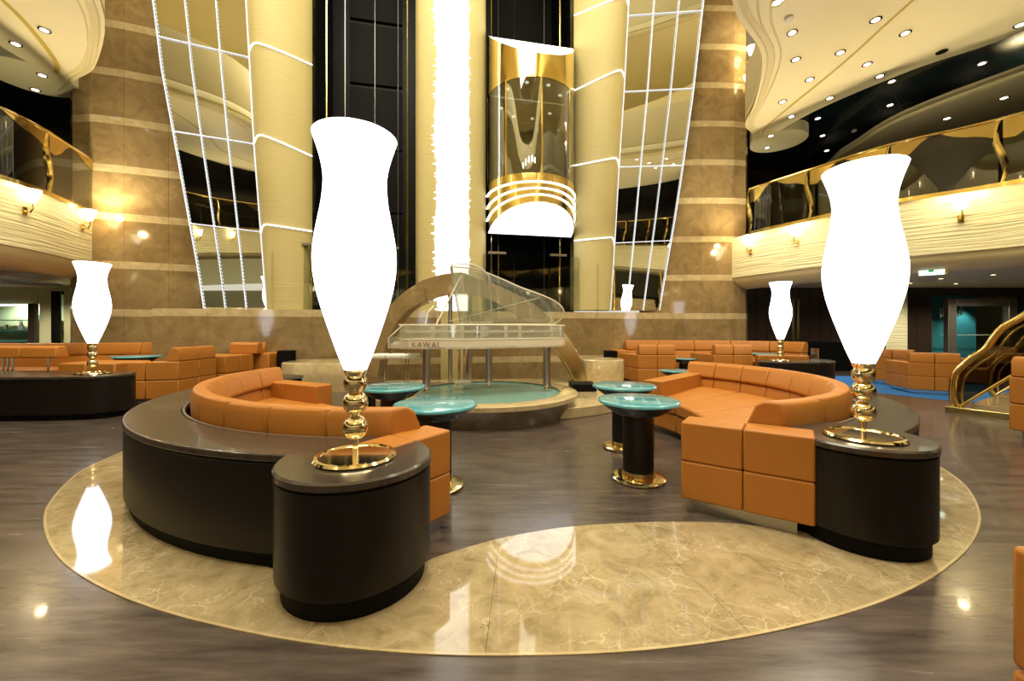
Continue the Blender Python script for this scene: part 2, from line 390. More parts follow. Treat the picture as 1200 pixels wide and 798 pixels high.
# shafts: black recesses with guide rails
for s0, s1 in ((-3.55, -.98), (.92, 3.5)):
    mb = MB()
    mb.loft([[cf(s0, -.0, z), cf(s0, -2.2, z), cf(s1, -2.2, z), cf(s1, 0, z), cf(s1, -2.4, z), cf(s0, -2.4, z)] for z in (0, TOP)], caps=False)
    mb.build('shaft_wall', M['black'], core)
    for u, n, r in ((s0+.22, -.5, .03), (s0+.55, -1.2, .012), (s1-.55, -1.2, .012), (s1-.25, -.5, .03), (s0+1.25, -2.1, .01)):
        MB().tube([cf(u, n, 0.5), cf(u, n, TOP)], r, 6).build('guide_rail', M['steel'] if r < .02 else M['olive'], core)
    for z in range(3, 16, 2):
        p = MB(); p.loft([[cf(s0+.5, -2.19, z+d), cf(s1-.5, -2.19, z+d), cf(s1-.5, -2.12, z+d), cf(s0+.5, -2.12, z+d)] for d in (0.05, 1.9)]).build('shaft_panel', M['black_matt'], core)
# cream side panels next to the mirrors
L_out = [(168,-60),(180,0),(190,81),(199,130),(208.5,182),(222.5,260),(232,312),(240,363)]
L_in = [(286,-60),(288.6,0),(293,75),(298,169),(305,260),(309,312),(313,363)]
R_in = [(740,-60),(736.5,0),(731,107),(725,195),(721.5,260),(718,315),(715,366)]
R_out = [(832,-60),(824,0),(812.5,104),(800,195),(790,260),(780,318),(772,366)]
def interp(tab, py):
    t = [(b, a) for a, b in tab]
    for (y0, x0), (y1, x1) in zip(t, t[1:]):
        if y0 <= py <= y1: return x0+(x1-x0)*(py-y0)/(y1-y0)
    return t[0][1] if py < t[0][0] else t[-1][1]
pys = [-60+ (364+60)*i/24 for i in range(25)]
def edge3(tab, py): return mp(interp(tab, py), py)
for side, tab, u_in in (('left', L_in, -3.55), ('right', R_in, 3.5)):
    mb = MB(); n = 12; secs = []
    for py in pys[::-1]:
        e = edge3(tab, py); h = e.z; row = []
        ei = Vector((e.x, e.y)); ii = C0+U*u_in+NN*0.0
        for i in range(n+1):
            t = i/n; p = ii.lerp(ei, t)+NN*(0.38*math.sin(PI*min(1, t*0.5+0.5))**1.0 if False else 0.34*math.sin(PI*t)**0.7)
            row.append((p.x, p.y, h))
        p = ii-NN*.3; row += [((ei-NN*.3).x, (ei-NN*.3).y, h), (p.x, p.y, h)]
        secs.append(row)
    mb.loft(secs).build('cream_fin', M['cream_panel'], core)
    # curved LED lines over the fin
    for yy, sag in ([(52, 26), (160, 25), (265, 8)] if side == 'left' else [(-2, 22), (84, 24), (187, 9), (280, 4)]):
        pts = []
        for i in range(17):
            t = i/16   # 0 at the mirror, 1 at the shaft
            x0 = interp(tab, yy); x1 = 366 if side == 'left' else 672
            px = x0+(x1-x0)*t; rise = 10*(1-min(t/.16, 1))**2
            py = yy+rise-2+sag*max(0, (t-.18)/.82)**1.25
            e = edge3(tab, min(py, 360)); ei = Vector((e.x, e.y)); ii = C0+U*u_in
            # intersect the sight line with the fin at parameter t
            p = ei.lerp(ii, t)+NN*(0.34*math.sin(PI*t)**0.7+.02); z = EYE+(HZ-py)*p.y/F
            pts.append((p.x, p.y, z))
        MB().tube(pts, 0.018, 6).build('led_line', M['led'], core)
# mirrored curtain walls, three columns of panes, LED strings between them
for name, Lo, Li, hrows in (('window_1', L_out, L_in, [(43, 68), (154, 169), (262, 272)]), ('window_2', R_in, R_out, [(19, 13), (108, 104), (196, 194), (285, 282)])):
    root = empty(name, edge3(Lo, 363), kind='structure')
    def G(t, s, rows=hrows, Lo=Lo, Li=Li):
        # t across 0..1, s = row parameter in pixel rows of the left edge / right edge
        a = edge3(Lo, s[0]); b2 = edge3(Li, s[1]); return a.lerp(b2, t)
    bot = (364, 364)
    lines = [(-60, -60+(hrows[0][1]-hrows[0][0]))]+hrows+[bot]
    for (a0, b0), (a1, b1) in zip(lines, lines[1:]):
        for c in range(3):
            mb = MB(); secs = []
            for j in range(7):
                f = j/6; s = (a0+(a1-a0)*f, b0+(b1-b0)*f)
                p = G(c/3+.004, s); q = G((c+1)/3-.004, s); off = Vector((-NN.x, -NN.y, 0))*.03
                secs.append([p, q, q+off, p+off])
            mb.loft(secs).build('mirror_pane', M['mirror'], root, ang=20)
    fr = Vector((NN.x, NN.y, 0))*.03
    for c in range(4):
        pts = [G(c/3, (-60+(a+60)*1.0, -60+(a+60)))+fr for a in [0]][:0]
        pts = [G(c/3, (y, y+(0)))+fr for y in pys]
        MB().tube(pts, 0.014 if c in (0, 3) else 0.011, 6).build('led_string', M['led_dots'], root)
    for a, b2 in hrows:
        MB().tube([G(i/6, (a, b2))+fr for i in range(7)], 0.011, 6).build('led_string', M['led_dots'], root)
# low marble wall around the core, built of slabs
lw = empty('wall_core', cf(0, .4, 0), kind='structure')
def wall_slabs(root, pts, rows, th=0.06, gap=.0022):
    # pts: list of plan points (Vector 2D), outward side = left hand of travel
    for (a, b2) in zip(pts, pts[1:]):
        d = (b2-a).normalized(); nrm = Vector((d.y, -d.x))
        for z0, z1, m in rows:
            p, q = a+d*gap, b2-d*gap
            MB().prism([p, q, q-nrm*th, p-nrm*th], z0+gap*.6, z1-gap*.6).build('marble_panel', m, root)
lowpts = [C0+U*u+NN*(.30+.10*math.cos(u/7.2*PI/2)) for u in (-6.9, -5.75, -4.6, -3.45, -2.3, -1.15, 0, 1.15, 2.3, 3.45, 4.6, 5.75, 6.9)]
B, LT = M['marble_brown'], M['marble_light']
wall_slabs(lw, lowpts, [(0, .45, B), (.45, .62, LT), (.62, 1.14, B), (1.14, 1.66, B), (1.66, 1.84, LT)])
MB().prism([p for p in lowpts]+[p-NN*.5 for p in lowpts[::-1]], 0, 1.835).build('wall_body', B, lw) if False else None
mb = MB()
for a, b2 in zip(lowpts, lowpts[1:]): mb.prism([a-NN*.02, b2-NN*.02, b2-NN*.42, a-NN*.42], 0, 1.835)
mb.build('wall_backing', LT, lw)
# two marble clad piers
rows = []
z = 1.84
rows += [(0, .58, B), (.58, 1.14, B), (1.14, 1.66, B), (1.66, 1.84, LT)]
for k in range(0, 10):
    z0 = 1.84+1.16*k; rows += [(z0, z0+.98, B), (z0+.98, z0+1.16, LT)]
lp = [(-10.85,12.6),(-10.85,11.2),(-10.85,10.0),(-10.75,9.7),(-10.5,9.52),(-10.04,9.48),(-9.4,9.66),(-8.6,9.98),(-7.6,10.4),(-6.6,10.8)]
rp = [(3.9,12.2),(4.75,12.06),(5.7,12.0),(6.7,12.02),(7.1,12.1),(7.3,12.35),(7.38,12.7),(7.4,13.6),(7.4,14.8)]
for nm, pp in (('wall_left', lp), ('wall_right', rp)):
    pp = [Vector(p) for p in pp]; root = empty(nm, (pp[5].x, pp[5].y, 0), kind='structure')
    wall_slabs(root, pp, rows, .08)
    c = sum(pp, Vector((0, 0)))/len(pp)
    MB().prism([p.lerp(c+Vector((0, 1.0)), .03) for p in pp]+[Vector((c.x, c.y+4))], 0, TOP).build('pier_backing', B, root)

# ------------------------------------------------------------------ BALCONIES
L2 = smooth_curve([(6.55,12.3),(6.9,11.2),(7.35,10.3),(8.2,8.7),(9.48,7.38),(10.2,5),(9.8,1.5),(7.5,-3),(3,-6),(-1,-6.8),(-6,-5.5),(-9.4,-2),(-10.2,2),(-9.7,5),(-9.25,7.2),(-9.75,8.9),(-10.2,9.9)], 6)
def offs(curve, d):   # outward (away from the atrium)
    out = []
    for i, p in enumerate(curve):
        t = curve[min(i+1, len(curve)-1)]-curve[max(i-1, 0)]; t.normalize(); out.append(p+Vector((-t.y, t.x))*d)
    return out
# travel: right side towards the camera, round behind it, back up on the left -> left hand of travel is outward? check sign
def ring_strip(mb, prof, curve, sgn=1):
    cs = [offs(curve, sgn*o) for o, z in prof]
    mb.loft([[(cs[j][i].x, cs[j][i].y, prof[j][1]) for j in range(len(prof))] for i in range(len(curve))], caps=False, closed_prof=False)
    return mb
SG = 1 if (offs(L2, 1)[20]-Vector((0,2))).length > (L2[20]-Vector((0,2))).length else -1
def far(curve, d): return [Vector((p.x, p.y))+ (Vector((p.x, p.y-3)).normalized())*d for p in curve]
struct('trim_1', ring_strip(MB(), [(0.02,4.1),(0,4.08),(0,2.9)], L2, SG), M['cream_wave'], fix=False)
struct('trim_2', ring_strip(MB(), [(0,2.9),(.05,2.88),(.07,2.80),(.16,2.70),(.32,2.62),(.55,2.57),(.7,2.60),(.72,2.76)], L2, SG), M['cream'], fix=False)
fl = far(L2, 13)
def strip2(a, b2, z):
    mb = MB(); mb.loft([[(p.x, p.y, z), (q.x, q.y, z)] for p, q in zip(a, b2)], caps=False, closed_prof=False); return mb
struct('ceiling', strip2(offs(L2, SG*.6), fl, 2.75), M['ceiling_ground'], fix=False)
struct('floor', strip2(L2, fl, 4.08), M['espresso'], fix=False)
# level three: cream soffit with fascia, then the dark ceiling
I3 = smooth_curve([(7.4,12.4),(7.05,11.7),(6.55,11.2),(6.16,10.1),(5.25,8.37),(3.98,7.14),(3.2,5.6),(3.2,3.0),(3.0,0),(1.5,-3),(-1.5,-3.8),(-5,-2.5),(-6.5,0),(-6.5,3),(-6.6,5),(-7.2,6.96),(-9.0,8.63),(-10.1,9.2),(-10.9,9.6)], 5)
O3 = smooth_curve([(7.9,12.6),(7.75,12.0),(7.8,11.2),(8.1,10.2),(8.9,8.8),(9.86,7.69),(10.3,5.6),(10,3),(9,0),(6,-5),(-1,-7),(-8,-5),(-10.5,0),(-10.5,3),(-10.5,5),(-10.4,6.8),(-10.4,8.3),(-10.6,8.9),(-11.2,9.6)], 5)
zs = 7.1
for lv, zz in enumerate((7.1, 11.1, 15.0)):
    struct('ceiling', strip2(I3, O3, zz), M['soffit'], fix=False)
    prof = [(0, zz+1.5), (0, zz+.34), (.02, zz+.30), (.0, zz+.26), (.0, zz+.12), (.03, zz+.10), (.03, zz+.05), (.08, zz+.0), (.2, zz-.012)]
    struct('trim_3', ring_strip(MB(), prof, I3, SG), M['cream'], fix=False)
    F3 = far(O3, 8); 
    if lv == 0:
        dc = empty('ceiling', (0, 0, zz+.4), kind='structure')
        nst = 3
        for i in range(0, len(O3)-1):
            for j in range(nst):
                q = [O3[i].lerp(F3[i], j/nst), O3[i+1].lerp(F3[i+1], j/nst), O3[i+1].lerp(F3[i+1], (j+1)/nst), O3[i].lerp(F3[i], (j+1)/nst)]
                c = sum(q, Vector((0, 0)))/4; q = [c+(p-c)*.992 for p in q]
                MB().prism(q, zz+.4, zz+.44).build('ceiling_panel', M['dark_ceiling'], dc)
        struct('trim_4', ring_strip(MB(), [(0, zz), (0, zz+.4)], O3, SG), M['cream'], fix=False)
        # gold inlay line along the soffit
        mid = [a.lerp(b2, .52) for a, b2 in zip(I3, O3)]
        mb = MB(); mb.loft([[(p.x-.03, p.y-.03, zz-.004), (p.x+.03, p.y+.03, zz-.004)] for p in mid], caps=False, closed_prof=False); struct('trim_5', mb, M['gold_line'], fix=False)
        for r_ in (.10, .22, .34):
            mb = MB(); cc = [a.lerp(b2, r_*.35) for a, b2 in zip(I3, O3)]; mb.tube([(p.x, p.y, zz) for p in cc], .018, 6); struct('trim_6', mb, M['cream'])
# round lobes of the soffit against the piers
for (x, y, r_) in ((8.15, 12.2, .75), (-11.0, 9.1, .78)):
    struct('ceiling', MB().lathe([(r_, 0), (r_, .3), (0.01, .3)], 40, (x, y, zs-.01)), M['soffit'])
# lower soffit of the upper gallery on the right
edge2 = [at(1235, 72, 6.9), at(1200, 86, 6.9), at(1104, 120.5, 6.9), at(1042, 146.6, 6.9), at(1003, 171, 6.9), at(985, 182, 6.9)]
e2 = smooth_curve([(p.x, p.y) for p in edge2], 5)
struct('ceiling', MB().prism(e2+[Vector((12.0, 17)), Vector((18, 14)), Vector((18, 8))], 6.9, 7.1), M['ceiling_ground'])
MBt = MB().tube([(p.x, p.y, 6.93) for p in e2], .07, 8); struct('trim_7', MBt, M['cream'])
struct('ceiling', MB().box(-14, 14, -10, 16, 16.4, 16.6), M['soffit'])
# back walls of the upper gallery
for nm, pts, m in (('wall_right', [(8.0,15.5),(13,15.5),(17.5,12),(18,5)], M['dark_panel']), ('wall_left', [(-18,4),(-17,10),(-12,14.0),(-10.9,14.5)], M['dark_panel'])):
    mb = MB(); mb.loft([[(x, y, 4.1), (x, y, 7.6)] for x, y in pts], caps=False, closed_prof=False); struct(nm, mb, m)
# lit shopfront patches of the upper gallery (lit windows)
def lit_window(nm, pts, z0, z1, m):
    mb = MB(); (a, b2) = pts; mb.prism([a, b2, (b2[0]+.05, b2[1]+.05), (a[0]+.05, a[1]+.05)], z0, z1); o = mb.build(nm, m); o['kind'] = 'structure'; return o

struct('wall_far', (lambda mb: (mb.loft([[(p.x, p.y, 0), (p.x, p.y, 2.76)] for p in fl], caps=False, closed_prof=False), mb)[1])(MB()), M['cream_green'], fix=False)
struct('wall_far', (lambda mb: (mb.loft([[(p.x, p.y, 4.05), (p.x, p.y, 7.62)] for p in far(L2, 6.5)], caps=False, closed_prof=False), mb)[1])(MB()), M['dark_panel'], fix=False)
UW = far(O3, 1.2); UW = [Vector((9, 15.5))]+UW+[Vector((-12.5, 15.5))]
struct('wall_far', (lambda mb: (mb.loft([[(p.x, p.y, 7.62), (p.x, p.y, 16.4)] for p in UW], caps=False, closed_prof=False), mb)[1])(MB()), M['cream'], fix=False)
struct('wall_back', MB().box(-24, -10.8, 15.0, 15.1, 0, 8.2), M['dark_panel'])
struct('wall_back', MB().box(7.3, 24, 16.5, 16.6, 0, 8.2), M['dark_panel'])
struct('ceiling', MB().box(-22, -10.8, 9.4, 15.1, 7.56, 7.62), M['dark_ceiling'])
struct('ceiling', MB().box(7.4, 22, 11.5, 16.6, 7.56, 7.62), M['dark_ceiling'])
struct('ceiling', MB().box(-22, -10.9, 9.4, 15.1, 2.78, 2.84), M['ceiling_ground'])
struct('ceiling', MB().box(7.4, 22, 11.5, 16.6, 2.78, 2.84), M['ceiling_ground'])
# --- railings
def at_len(curve, d):
    L_ = 0
    for a, b2 in zip(curve, curve[1:]):
        s = (b2-a).length
        if L_+s >= d: return a.lerp(b2, (d-L_)/s), (b2-a).normalized()
        L_ += s
    return curve[-1], (curve[-1]-curve[-2]).normalized()
def sub_curve(curve, d0, d1, n):
    return [at_len(curve, d0+(d1-d0)*i/n)[0] for i in range(n+1)]
RT = 5.36; DK = 4.1
def railing(d0, d1, bay, label, ph=0):
    p0, _ = at_len(L2, (d0+d1)/2)
    root = empty('balcony_railing', (p0.x, p0.y, DK), label=label, cat='railing', group='gold and glass balcony railings')
    n = max(1, round((d1-d0)/bay)); bay = (d1-d0)/n
    cv = sub_curve(L2, d0, d1, n*5)
    MB().tube([(p.x, p.y, RT) for p in cv], .035, 8).build('top_rail', M['gold'], root)
    MB().loft([[(p.x+.03, p.y+.03, DK-.03), (p.x-.03, p.y-.03, DK-.03), (p.x-.03, p.y-.03, DK+.05), (p.x+.03, p.y+.03, DK+.05)] for p in cv]).build('bottom_rail', M['gold'], root)
    for k in range(n):
        a0 = d0+k*bay; seg = sub_curve(L2, a0+.03, a0+bay-.03, 10)
        MB().loft([[(p.x, p.y, DK+.06), (p.x, p.y, RT-.05)] for p in seg], caps=False, closed_prof=False).build('glass_panel', M['rail_glass'], root, fix=False)
        mb = MB(); secs = []
        for i, p in enumerate(seg):
            t = i/10; dep = .20+.17*math.cos(2*PI*t+ph)+.06*math.sin(4*PI*t)
            t_ = (seg[min(i+1, 10)]-seg[max(i-1, 0)]).normalized(); nn = Vector((t_.y, -t_.x))*.012*1
            secs.append([(p.x+nn.x, p.y+nn.y, RT), (p.x+nn.x, p.y+nn.y, RT-dep), (p.x-nn.x, p.y-nn.y, RT-dep), (p.x-nn.x, p.y-nn.y, RT)])
        mb.loft(secs).build('gold_band', M['gold'], root)
        p, t_ = at_len(L2, a0); pts = []; rr = []
        for i in range(13):
            s = i/12; off = .06*math.sin(2*PI*s); q = p+t_*off
            pts.append((q.x, q.y, DK+(RT-DK)*s)); rr.append(.03+.03*math.sin(PI*s)**2)
        MB().tube(pts, rr, 8).build('post', M['gold'], root)
    return root
TL = length(L2)
railing(0.9, 10.2, 1.45, 'gold topped glass railing of the right upper balcony above the two lamps')
railing(TL-9.0, TL-0.2, 1.6, 'gold topped glass railing of the left upper balcony beside the marble pier')
railing(10.4, TL-9.2, 2.6, 'gold topped glass railing seen only in the mirrored walls')

# --- sconces
def sconce_at(p, nrm, z, label, group, lamp=9):
    root = empty('wall_sconce', (p.x+nrm.x*.0, p.y+nrm.y*.0, z), math.atan2(nrm.y, nrm.x)-PI/2*0, label, 'wall lamp', group)
    MB().prism([(0,-.045),(.02,-.045),(.02,.045),(0,.045)], -.36, -.20).build('wall_plate', M['gold'], root, world=False, bevel=.005)
    MB().tube([(.01,0,-.28),(.10,0,-.30),(.14,0,-.22),(.14,0,-.10)], .014, 8).build('arm', M['gold'], root, world=False)
    s = MB().lathe([(.02,-.12),(.05,-.10),(.075,-.02),(.12,.13),(.11,.13),(.065,-.01),(.02,-.09)], 20, (.14,0,0)).build('glass_cup', M['sconce_glass'], root, world=False)
    if lamp: 
        q = p+nrm*.26; point('sconce_light', (q.x, q.y, z+.16), lamp, (1.0, .74, .38), .07)
        spot('sconce_uplight', (q.x, q.y, z+.2), lamp*3.2, 150, (1.0, .88, .62), .1, aim=(q.x+nrm.x*.6, q.y+nrm.y*.6, z+3))
    return root
def on_curve(curve, px):
    best = None
    for i in range(len(curve)-1):
        a, b2 = curve[i], curve[i+1]
        fa = a.x*F-(px-600)*a.y; fb = b2.x*F-(px-600)*b2.y
        if fa*fb <= 0 and a.y > 0.5 and b2.y > .5:
            t = fa/(fa-fb) if fa != fb else 0; p = a.lerp(b2, t); tt = (b2-a).normalized(); n_ = Vector((tt.y, -tt.x))*(SG)
            if best is None or p.length < best[0].length: best = (p, n_)
    return best
g = 'glowing wall sconces on the balcony fronts'
for px, py, lab in ((1126, 240, 'glowing sconce on the right balcony front, right of the near lamp shade'), (934, 272, 'glowing sconce on the right balcony front above the small far lamp'),
                    (880, 284, 'glowing sconce on the right balcony front nearest the marble pier'), (28, 230, 'glowing sconce on the left balcony front at the photo edge'),
                    (96, 252, 'glowing sconce on the left balcony front close to the marble pier')):
    bc = on_curve(L2, px)
    if bc: sconce_at(bc[0], bc[1], EYE+(HZ-py)*bc[0].y/F, lab, g, 45)
for px, py, lab in ((877, 64, 'upper glowing sconce high beside the right marble pier'), (873, 97, 'lower glowing sconce high beside the right marble pier')):
    p = Vector((6.75, 12.02)) if py < 80 else Vector((6.62, 12.0)); p = Vector(((px-600)/F*11.95, 11.95))
    sconce_at(p, Vector((0, -1)), EYE+(HZ-py)*p.y/F, lab, g, 25)
d = 12.5
cnt = 0
while d < TL-9:      # those that only the mirrors show
    p, t_ = at_len(L2, d); n_ = Vector((t_.y, -t_.x))*SG
    sconce_at(p, n_, 3.75, 'glowing sconce on the balcony front seen in the mirrored walls', 'sconces reflected in the mirrored walls', 0); d += 2.4
    q = p+n_*.4; cnt += 1
    if cnt % 2: spot('sconce_uplight', (q.x, q.y, 3.95), 260, 150, (1.0, .88, .62), .1, aim=(q.x+n_.x*.6, q.y+n_.y*.6, 7))
T3 = length(I3); d = 9.0
while d < T3-5:
    p, t_ = at_len(I3, d); n_ = Vector((t_.y, -t_.x))*SG
    sconce_at(p, n_, 8.2, 'glowing sconce on the upper balcony front seen in the mirrored walls', 'upper sconces reflected in the mirrored walls', 0); d += 2.6

# --- recessed downlights
def downlight(p, label, group, r=.065, lit=True):
    root = empty('ceiling_downlight', (p.x, p.y, p.z), label=label, cat='ceiling light', group=group)
    MB().lathe([(r*1.45, .0), (r*1.45, -.012), (r, -.014), (r, 0)], 20).build('trim_ring', M['brass'], root, world=False)
    MB().lathe([(r*.98, -.004), (r*.98, 0)], 16).build('lens', M['down_emit'] if lit else M['black'], root, world=False)
s3 = 3.07
gr = 'downlights of the right cream soffit'
for x, y, lab in ((155,8,'topmost of the three soffit downlights nearest the right marble pier'), (210,117,'middle of the three soffit downlights nearest the right marble pier'), (223,213,'lowest of the three soffit downlights nearest the right marble pier'),
        (510,70,'soffit downlight left of the gold inlay line, nearest the top edge'), (383,188,'soffit downlight left of the gold inlay line, second from the top edge'), (273,285,'soffit downlight left of the gold inlay line, third from the top edge'), (175,365,'soffit downlight left of the gold inlay line, lowest of four'),
        (617,118,'soffit downlight right of the gold inlay line, nearest the top edge'), (480,230,'soffit downlight right of the gold inlay line, second from the top edge'), (345,352,'soffit downlight right of the gold inlay line, third from the top edge'), (207,418,'soffit downlight right of the gold inlay line, lowest of four'),
        (525,273,'soffit downlight close to the dark ceiling, below the gold inlay line'), (1030,88,'soffit downlight at the far right edge of the photo'), (133,488,'upper of two downlights in the round lobe beside the right pier'), (120,530,'lower of two downlights in the round lobe beside the right pier')):
    downlight(at(860+x/s3, y/s3, zs-.002 if y < 480 else zs-.012), lab, gr)
downlight(at(860+748/s3, 185/s3, zs-.002), 'unlit dark downlight in the right cream soffit near its outer edge', 'unlit downlight', lit=False)
for x, y, lab in ((160,107,'topmost downlight of the left cream soffit'),(57,157,'leftmost downlight of the left cream soffit, near its dark outer edge'),(152,270,'upper of two downlights in the round lobe beside the left pier'),(127,322,'lower of two downlights in the round lobe beside the left pier')):
    downlight(at(x/s3, y/s3, zs-.012), lab, 'downlights of the left cream soffit')
for x, y, lab in ((568,292,'topmost of three in the middle column of dark ceiling downlights'),(562,377,'middle one in the middle column of dark ceiling downlights'),(555,449,'lowest of three in the middle column of dark ceiling downlights'),
        (893,227,'upper of two dark ceiling downlights farthest right'),(854,324,'lower of two dark ceiling downlights farthest right'),
        (302,425,'topmost of three dark ceiling downlights nearest the right pier'),(319,487,'middle of three dark ceiling downlights nearest the right pier'),(334,541,'lowest of three dark ceiling downlights nearest the right pier')):
    downlight(at(860+x/s3, y/s3, zs+.398), lab, 'downlights of the dark ceiling')
for x, y, lab in ((972,351,'right one of two downlights in the grey gallery ceiling above the gold rail'),(767,425,'left one of two downlights in the grey gallery ceiling above the gold rail')):
    downlight(at(860+x/s3, y/s3, 6.898), lab, 'downlights of the grey gallery ceiling')
ordn = ['leftmost', 'second from left', 'third from left', 'fourth from left', 'fifth from left', 'sixth from left', 'seventh from left', 'rightmost']
pts_ = sorted(((818,235),(645,282),(692,298),(808,270),(550,296),(243,280),(202,313),(270,330)))
for k, (x, y) in enumerate(pts_):
    downlight(at(860+x/2.659, 220+y/2.659, 2.748), ordn[k]+' of the small downlights under the right balcony', 'downlights under the right balcony', .05)
pts_ = sorted(((200,122),(290,170),(350,193),(405,155),(500,188)))
for k, (x, y) in enumerate(pts_):
    downlight(at(x/6.138, 290+y/6.138, 2.748), (ordn[k] if k < 4 else 'rightmost')+' of the small downlights under the left balcony', 'downlights under the left balcony', .05)
for x, y, zz in ((197,65,zs-.002),(432,470,zs+.398)):
    p = at(860+x/s3, y/s3, zz)
    tag(MB().lathe([(.07,0),(.07,-.03),(.04,-.05),(.0001,-.05)], 20, p).build('smoke_detector', M['white']), 'white smoke detector on the '+('cream soffit' if zz < 7.3 else 'dark ceiling')+' at upper right', 'detector')

# ------------------------------------------------------------------ GROUND LEVEL BACKDROP
# right: dark panelled wall with gold door frames, teal window, rippled pier, framed display
wr = empty('wall_right', (12, 13.4, 0), kind='structure')
def wallbox(x0, x1, y, z0, z1, m, nm, root, th=.12, bev=0): return MB().box(x0, x1, y, y+th, z0, z1).build(nm, m, root, bevel=bev)
Yw = 13.4
for i in range(12):
    a = 7.5+i*.36
    if a < 10.9: wallbox(a+.006, a+.354, Yw, 0, 2.75, M['dark_panel'], 'wall_panel', wr)
for px in (912, 930, 936):
    X = (px-600)/F*Yw; wallbox(X-.02, X+.02, Yw-.03, 0, 2.35, M['gold'], 'door_frame', wr, .03)
wallbox(10.45, 11.95, Yw+.1, .0, 2.75, M['teal_wall'], 'teal_panel', wr)
wallbox(9.0, 12.1, Yw-.5, 0, .95, M['black'], 'bar_front', wr, .5)
mb = MB().box(12.1, 13.1, Yw-.2, Yw+.2, 0, 2.75); mb.build('rippled_pier', M['cream_wave'], wr)
for i in range(20):
    a = 13.12+i*.5; z1 = 2.75
    X0, X1 = a+.006, a+.494
    if X1 > 14.5 and X0 < 16.9: 
        wallbox(X0, X1, Yw, 2.5, 2.75, M['dark_panel'], 'wall_panel', wr); wallbox(X0, X1, Yw, 0, .2, M['dark_panel'], 'wall_panel', wr)
    else: wallbox(X0, X1, Yw, 0, 2.75, M['dark_panel'], 'wall_panel', wr)
win = empty('window_3', (15.7, Yw, 0), kind='structure')
fx0, fx1, fz0, fz1 = 14.55, 16.85, .15, 2.38
for (a, b2, c, d_) in ((fx0, fx0+.28, fz0, fz1), (fx1-.28, fx1, fz0, fz1), (fx0+.28, fx1-.28, fz1-.25, fz1), (fx0+.28, fx1-.28, fz0, fz0+.2)):
    MB().box(a, b2, Yw-.12, Yw+.05, c, d_).build('window_frame', M['frame_metal'], win, bevel=.02)
MB().box(fx0+.2, fx1-.2, Yw+.9, Yw+1.0, 0, 2.6).build('niche_back', M['teal_wall'], win)
MB().box(fx0+.2, fx1-.2, Yw+.3, Yw+.33, 1.15, 1.17).build('glass_shelf', M['white'], win)
MB().box(fx0+.28, fx1-.28, Yw, Yw+.01, fz0+.2, fz1-.25).build('pane', M['clear_glass'], win)
spot('display_light', (16.1, Yw+.55, 2.3), 90, 100, (.8,1,1), .05)
for i in range(9):
    x = 14.95+i*.09; tag(MB().lathe([(.001,0),(.02,.01),(.028,.12),(.012,.2),(.012,.34)], 12, (x, Yw+.5, 1.75+.04*(i % 3))).build('glass_drop', M['acrylic_edge'], win))
# exit sign
ex = empty('exit_sign', (8.95, 8.5, 2.6), math.radians(-40), 'glowing green and white exit sign hanging under the right balcony', 'sign')
MB().box(-.19, .19, -.02, .02, -.09, .07).build('sign_face', M['exit_sign'], ex, world=False)
MB().box(.195, .23, -.02, .02, -.09, .07).build('end_cap', M['gold'], ex, world=False)
MB().box(-.16, .16, -.006, .006, .07, .14).build('bracket', M['steel'], ex, world=False)
MB().prism([(-.05,-.024),(.03,-.024),(.03,-.021),(-.05,-.021)], -.03, .03).build('arrow_mark', M['exit_green'], ex, world=False)
# left: pale green wall with lit display counter
wl = empty('wall_left', (-14, 13.2, 0), kind='structure')
wallbox(-24, -15.72, 13.2, 0, .35, M['cream_green'], 'wall_base', wl); wallbox(-15.66, -15.06, 13.2, 0, 2.75, M['cream_green'], 'wall_panel', wl)
wallbox(-24, -15.72, 13.2, 2.2, 2.75, M['cream_green'], 'wall_panel', wl)
wallbox(-15.04, -14.86, 13.0, 0, 2.6, M['black'], 'door_post', wl)
wallbox(-14.84, -10.9, 13.2, 0, 2.75, M['cream_green'], 'wall_panel', wl)
wallbox(-15.92, -15.70, 13.1, .35, 2.2, M['dark_panel'], 'wall_panel', wl)
wn = empty('window_4', (-17.5, 13.3, 0), kind='structure')
MB().box(-24, -15.7, 14.2, 14.3, 0, 2.6).build('niche_back', M['cream_green'], wn)
for z in (.95, 1.3, 1.65): MB().box(-21, -16.0, 13.6, 14.1, z, z+.03).build('glass_shelf', M['teal_glass'], wn)
MB().box(-21.5, -15.6, 12.9, 13.15, .45, .93).build('counter', M['teal_dark'], wn)
MB().box(-21.9, -15.9, 13.16, 13.19, 2.12, 2.18).build('window_rail', M['led'], wn)
MB().box(-16.9, -16.2, 14.05, 14.1, 1.35, 1.85).build('lit_panel', M['teal_wall'], wn)
spot('display_light', (-17.0, 13.7, 2.55), 260, 150, (.8,1,.95), .05)
spot('downlight_and_fill', (-14.6, 11.6, 2.7), 260, 150, WARM, .1)  # this and the next three are added spots for dim back walls
spot('downlight_and_fill', (-17.0, 11.0, 2.7), 260, 150, WARM, .1)
spot('downlight_and_fill', (15.2, 12.0, 2.7), 260, 150, WARM, .1)  # added fill, brightens the metal frame of the display window
spot('downlight_and_fill', (12.3, 12.0, 2.7), 160, 150, WARM, .1)
for i, (x, h_) in enumerate(((-16.2,.25),(-16.6,.18),(-17.0,.3),(-17.5,.2),(-18.0,.26))):
    MB().lathe([(.06,0),(.09,.05),(.05,h_*.6),(.03,h_)], 14, (x, 13.8, 1.33)).build('vase', M['olive'] if i % 2 else M['white'], wn)
# shallow lit dome in the ceiling at left
dm = MB().lathe([(1.25,0),(1.15,-.10),(.95,-.16),(.9,-.10),(.3,-.06),(.001,-.06)], 40, (-13.0, 10.3, 2.74)).build('ceiling_dome', M['frame_metal']); tag(dm, 'shallow silver ring dome in the ceiling at far left', 'ceiling dome')

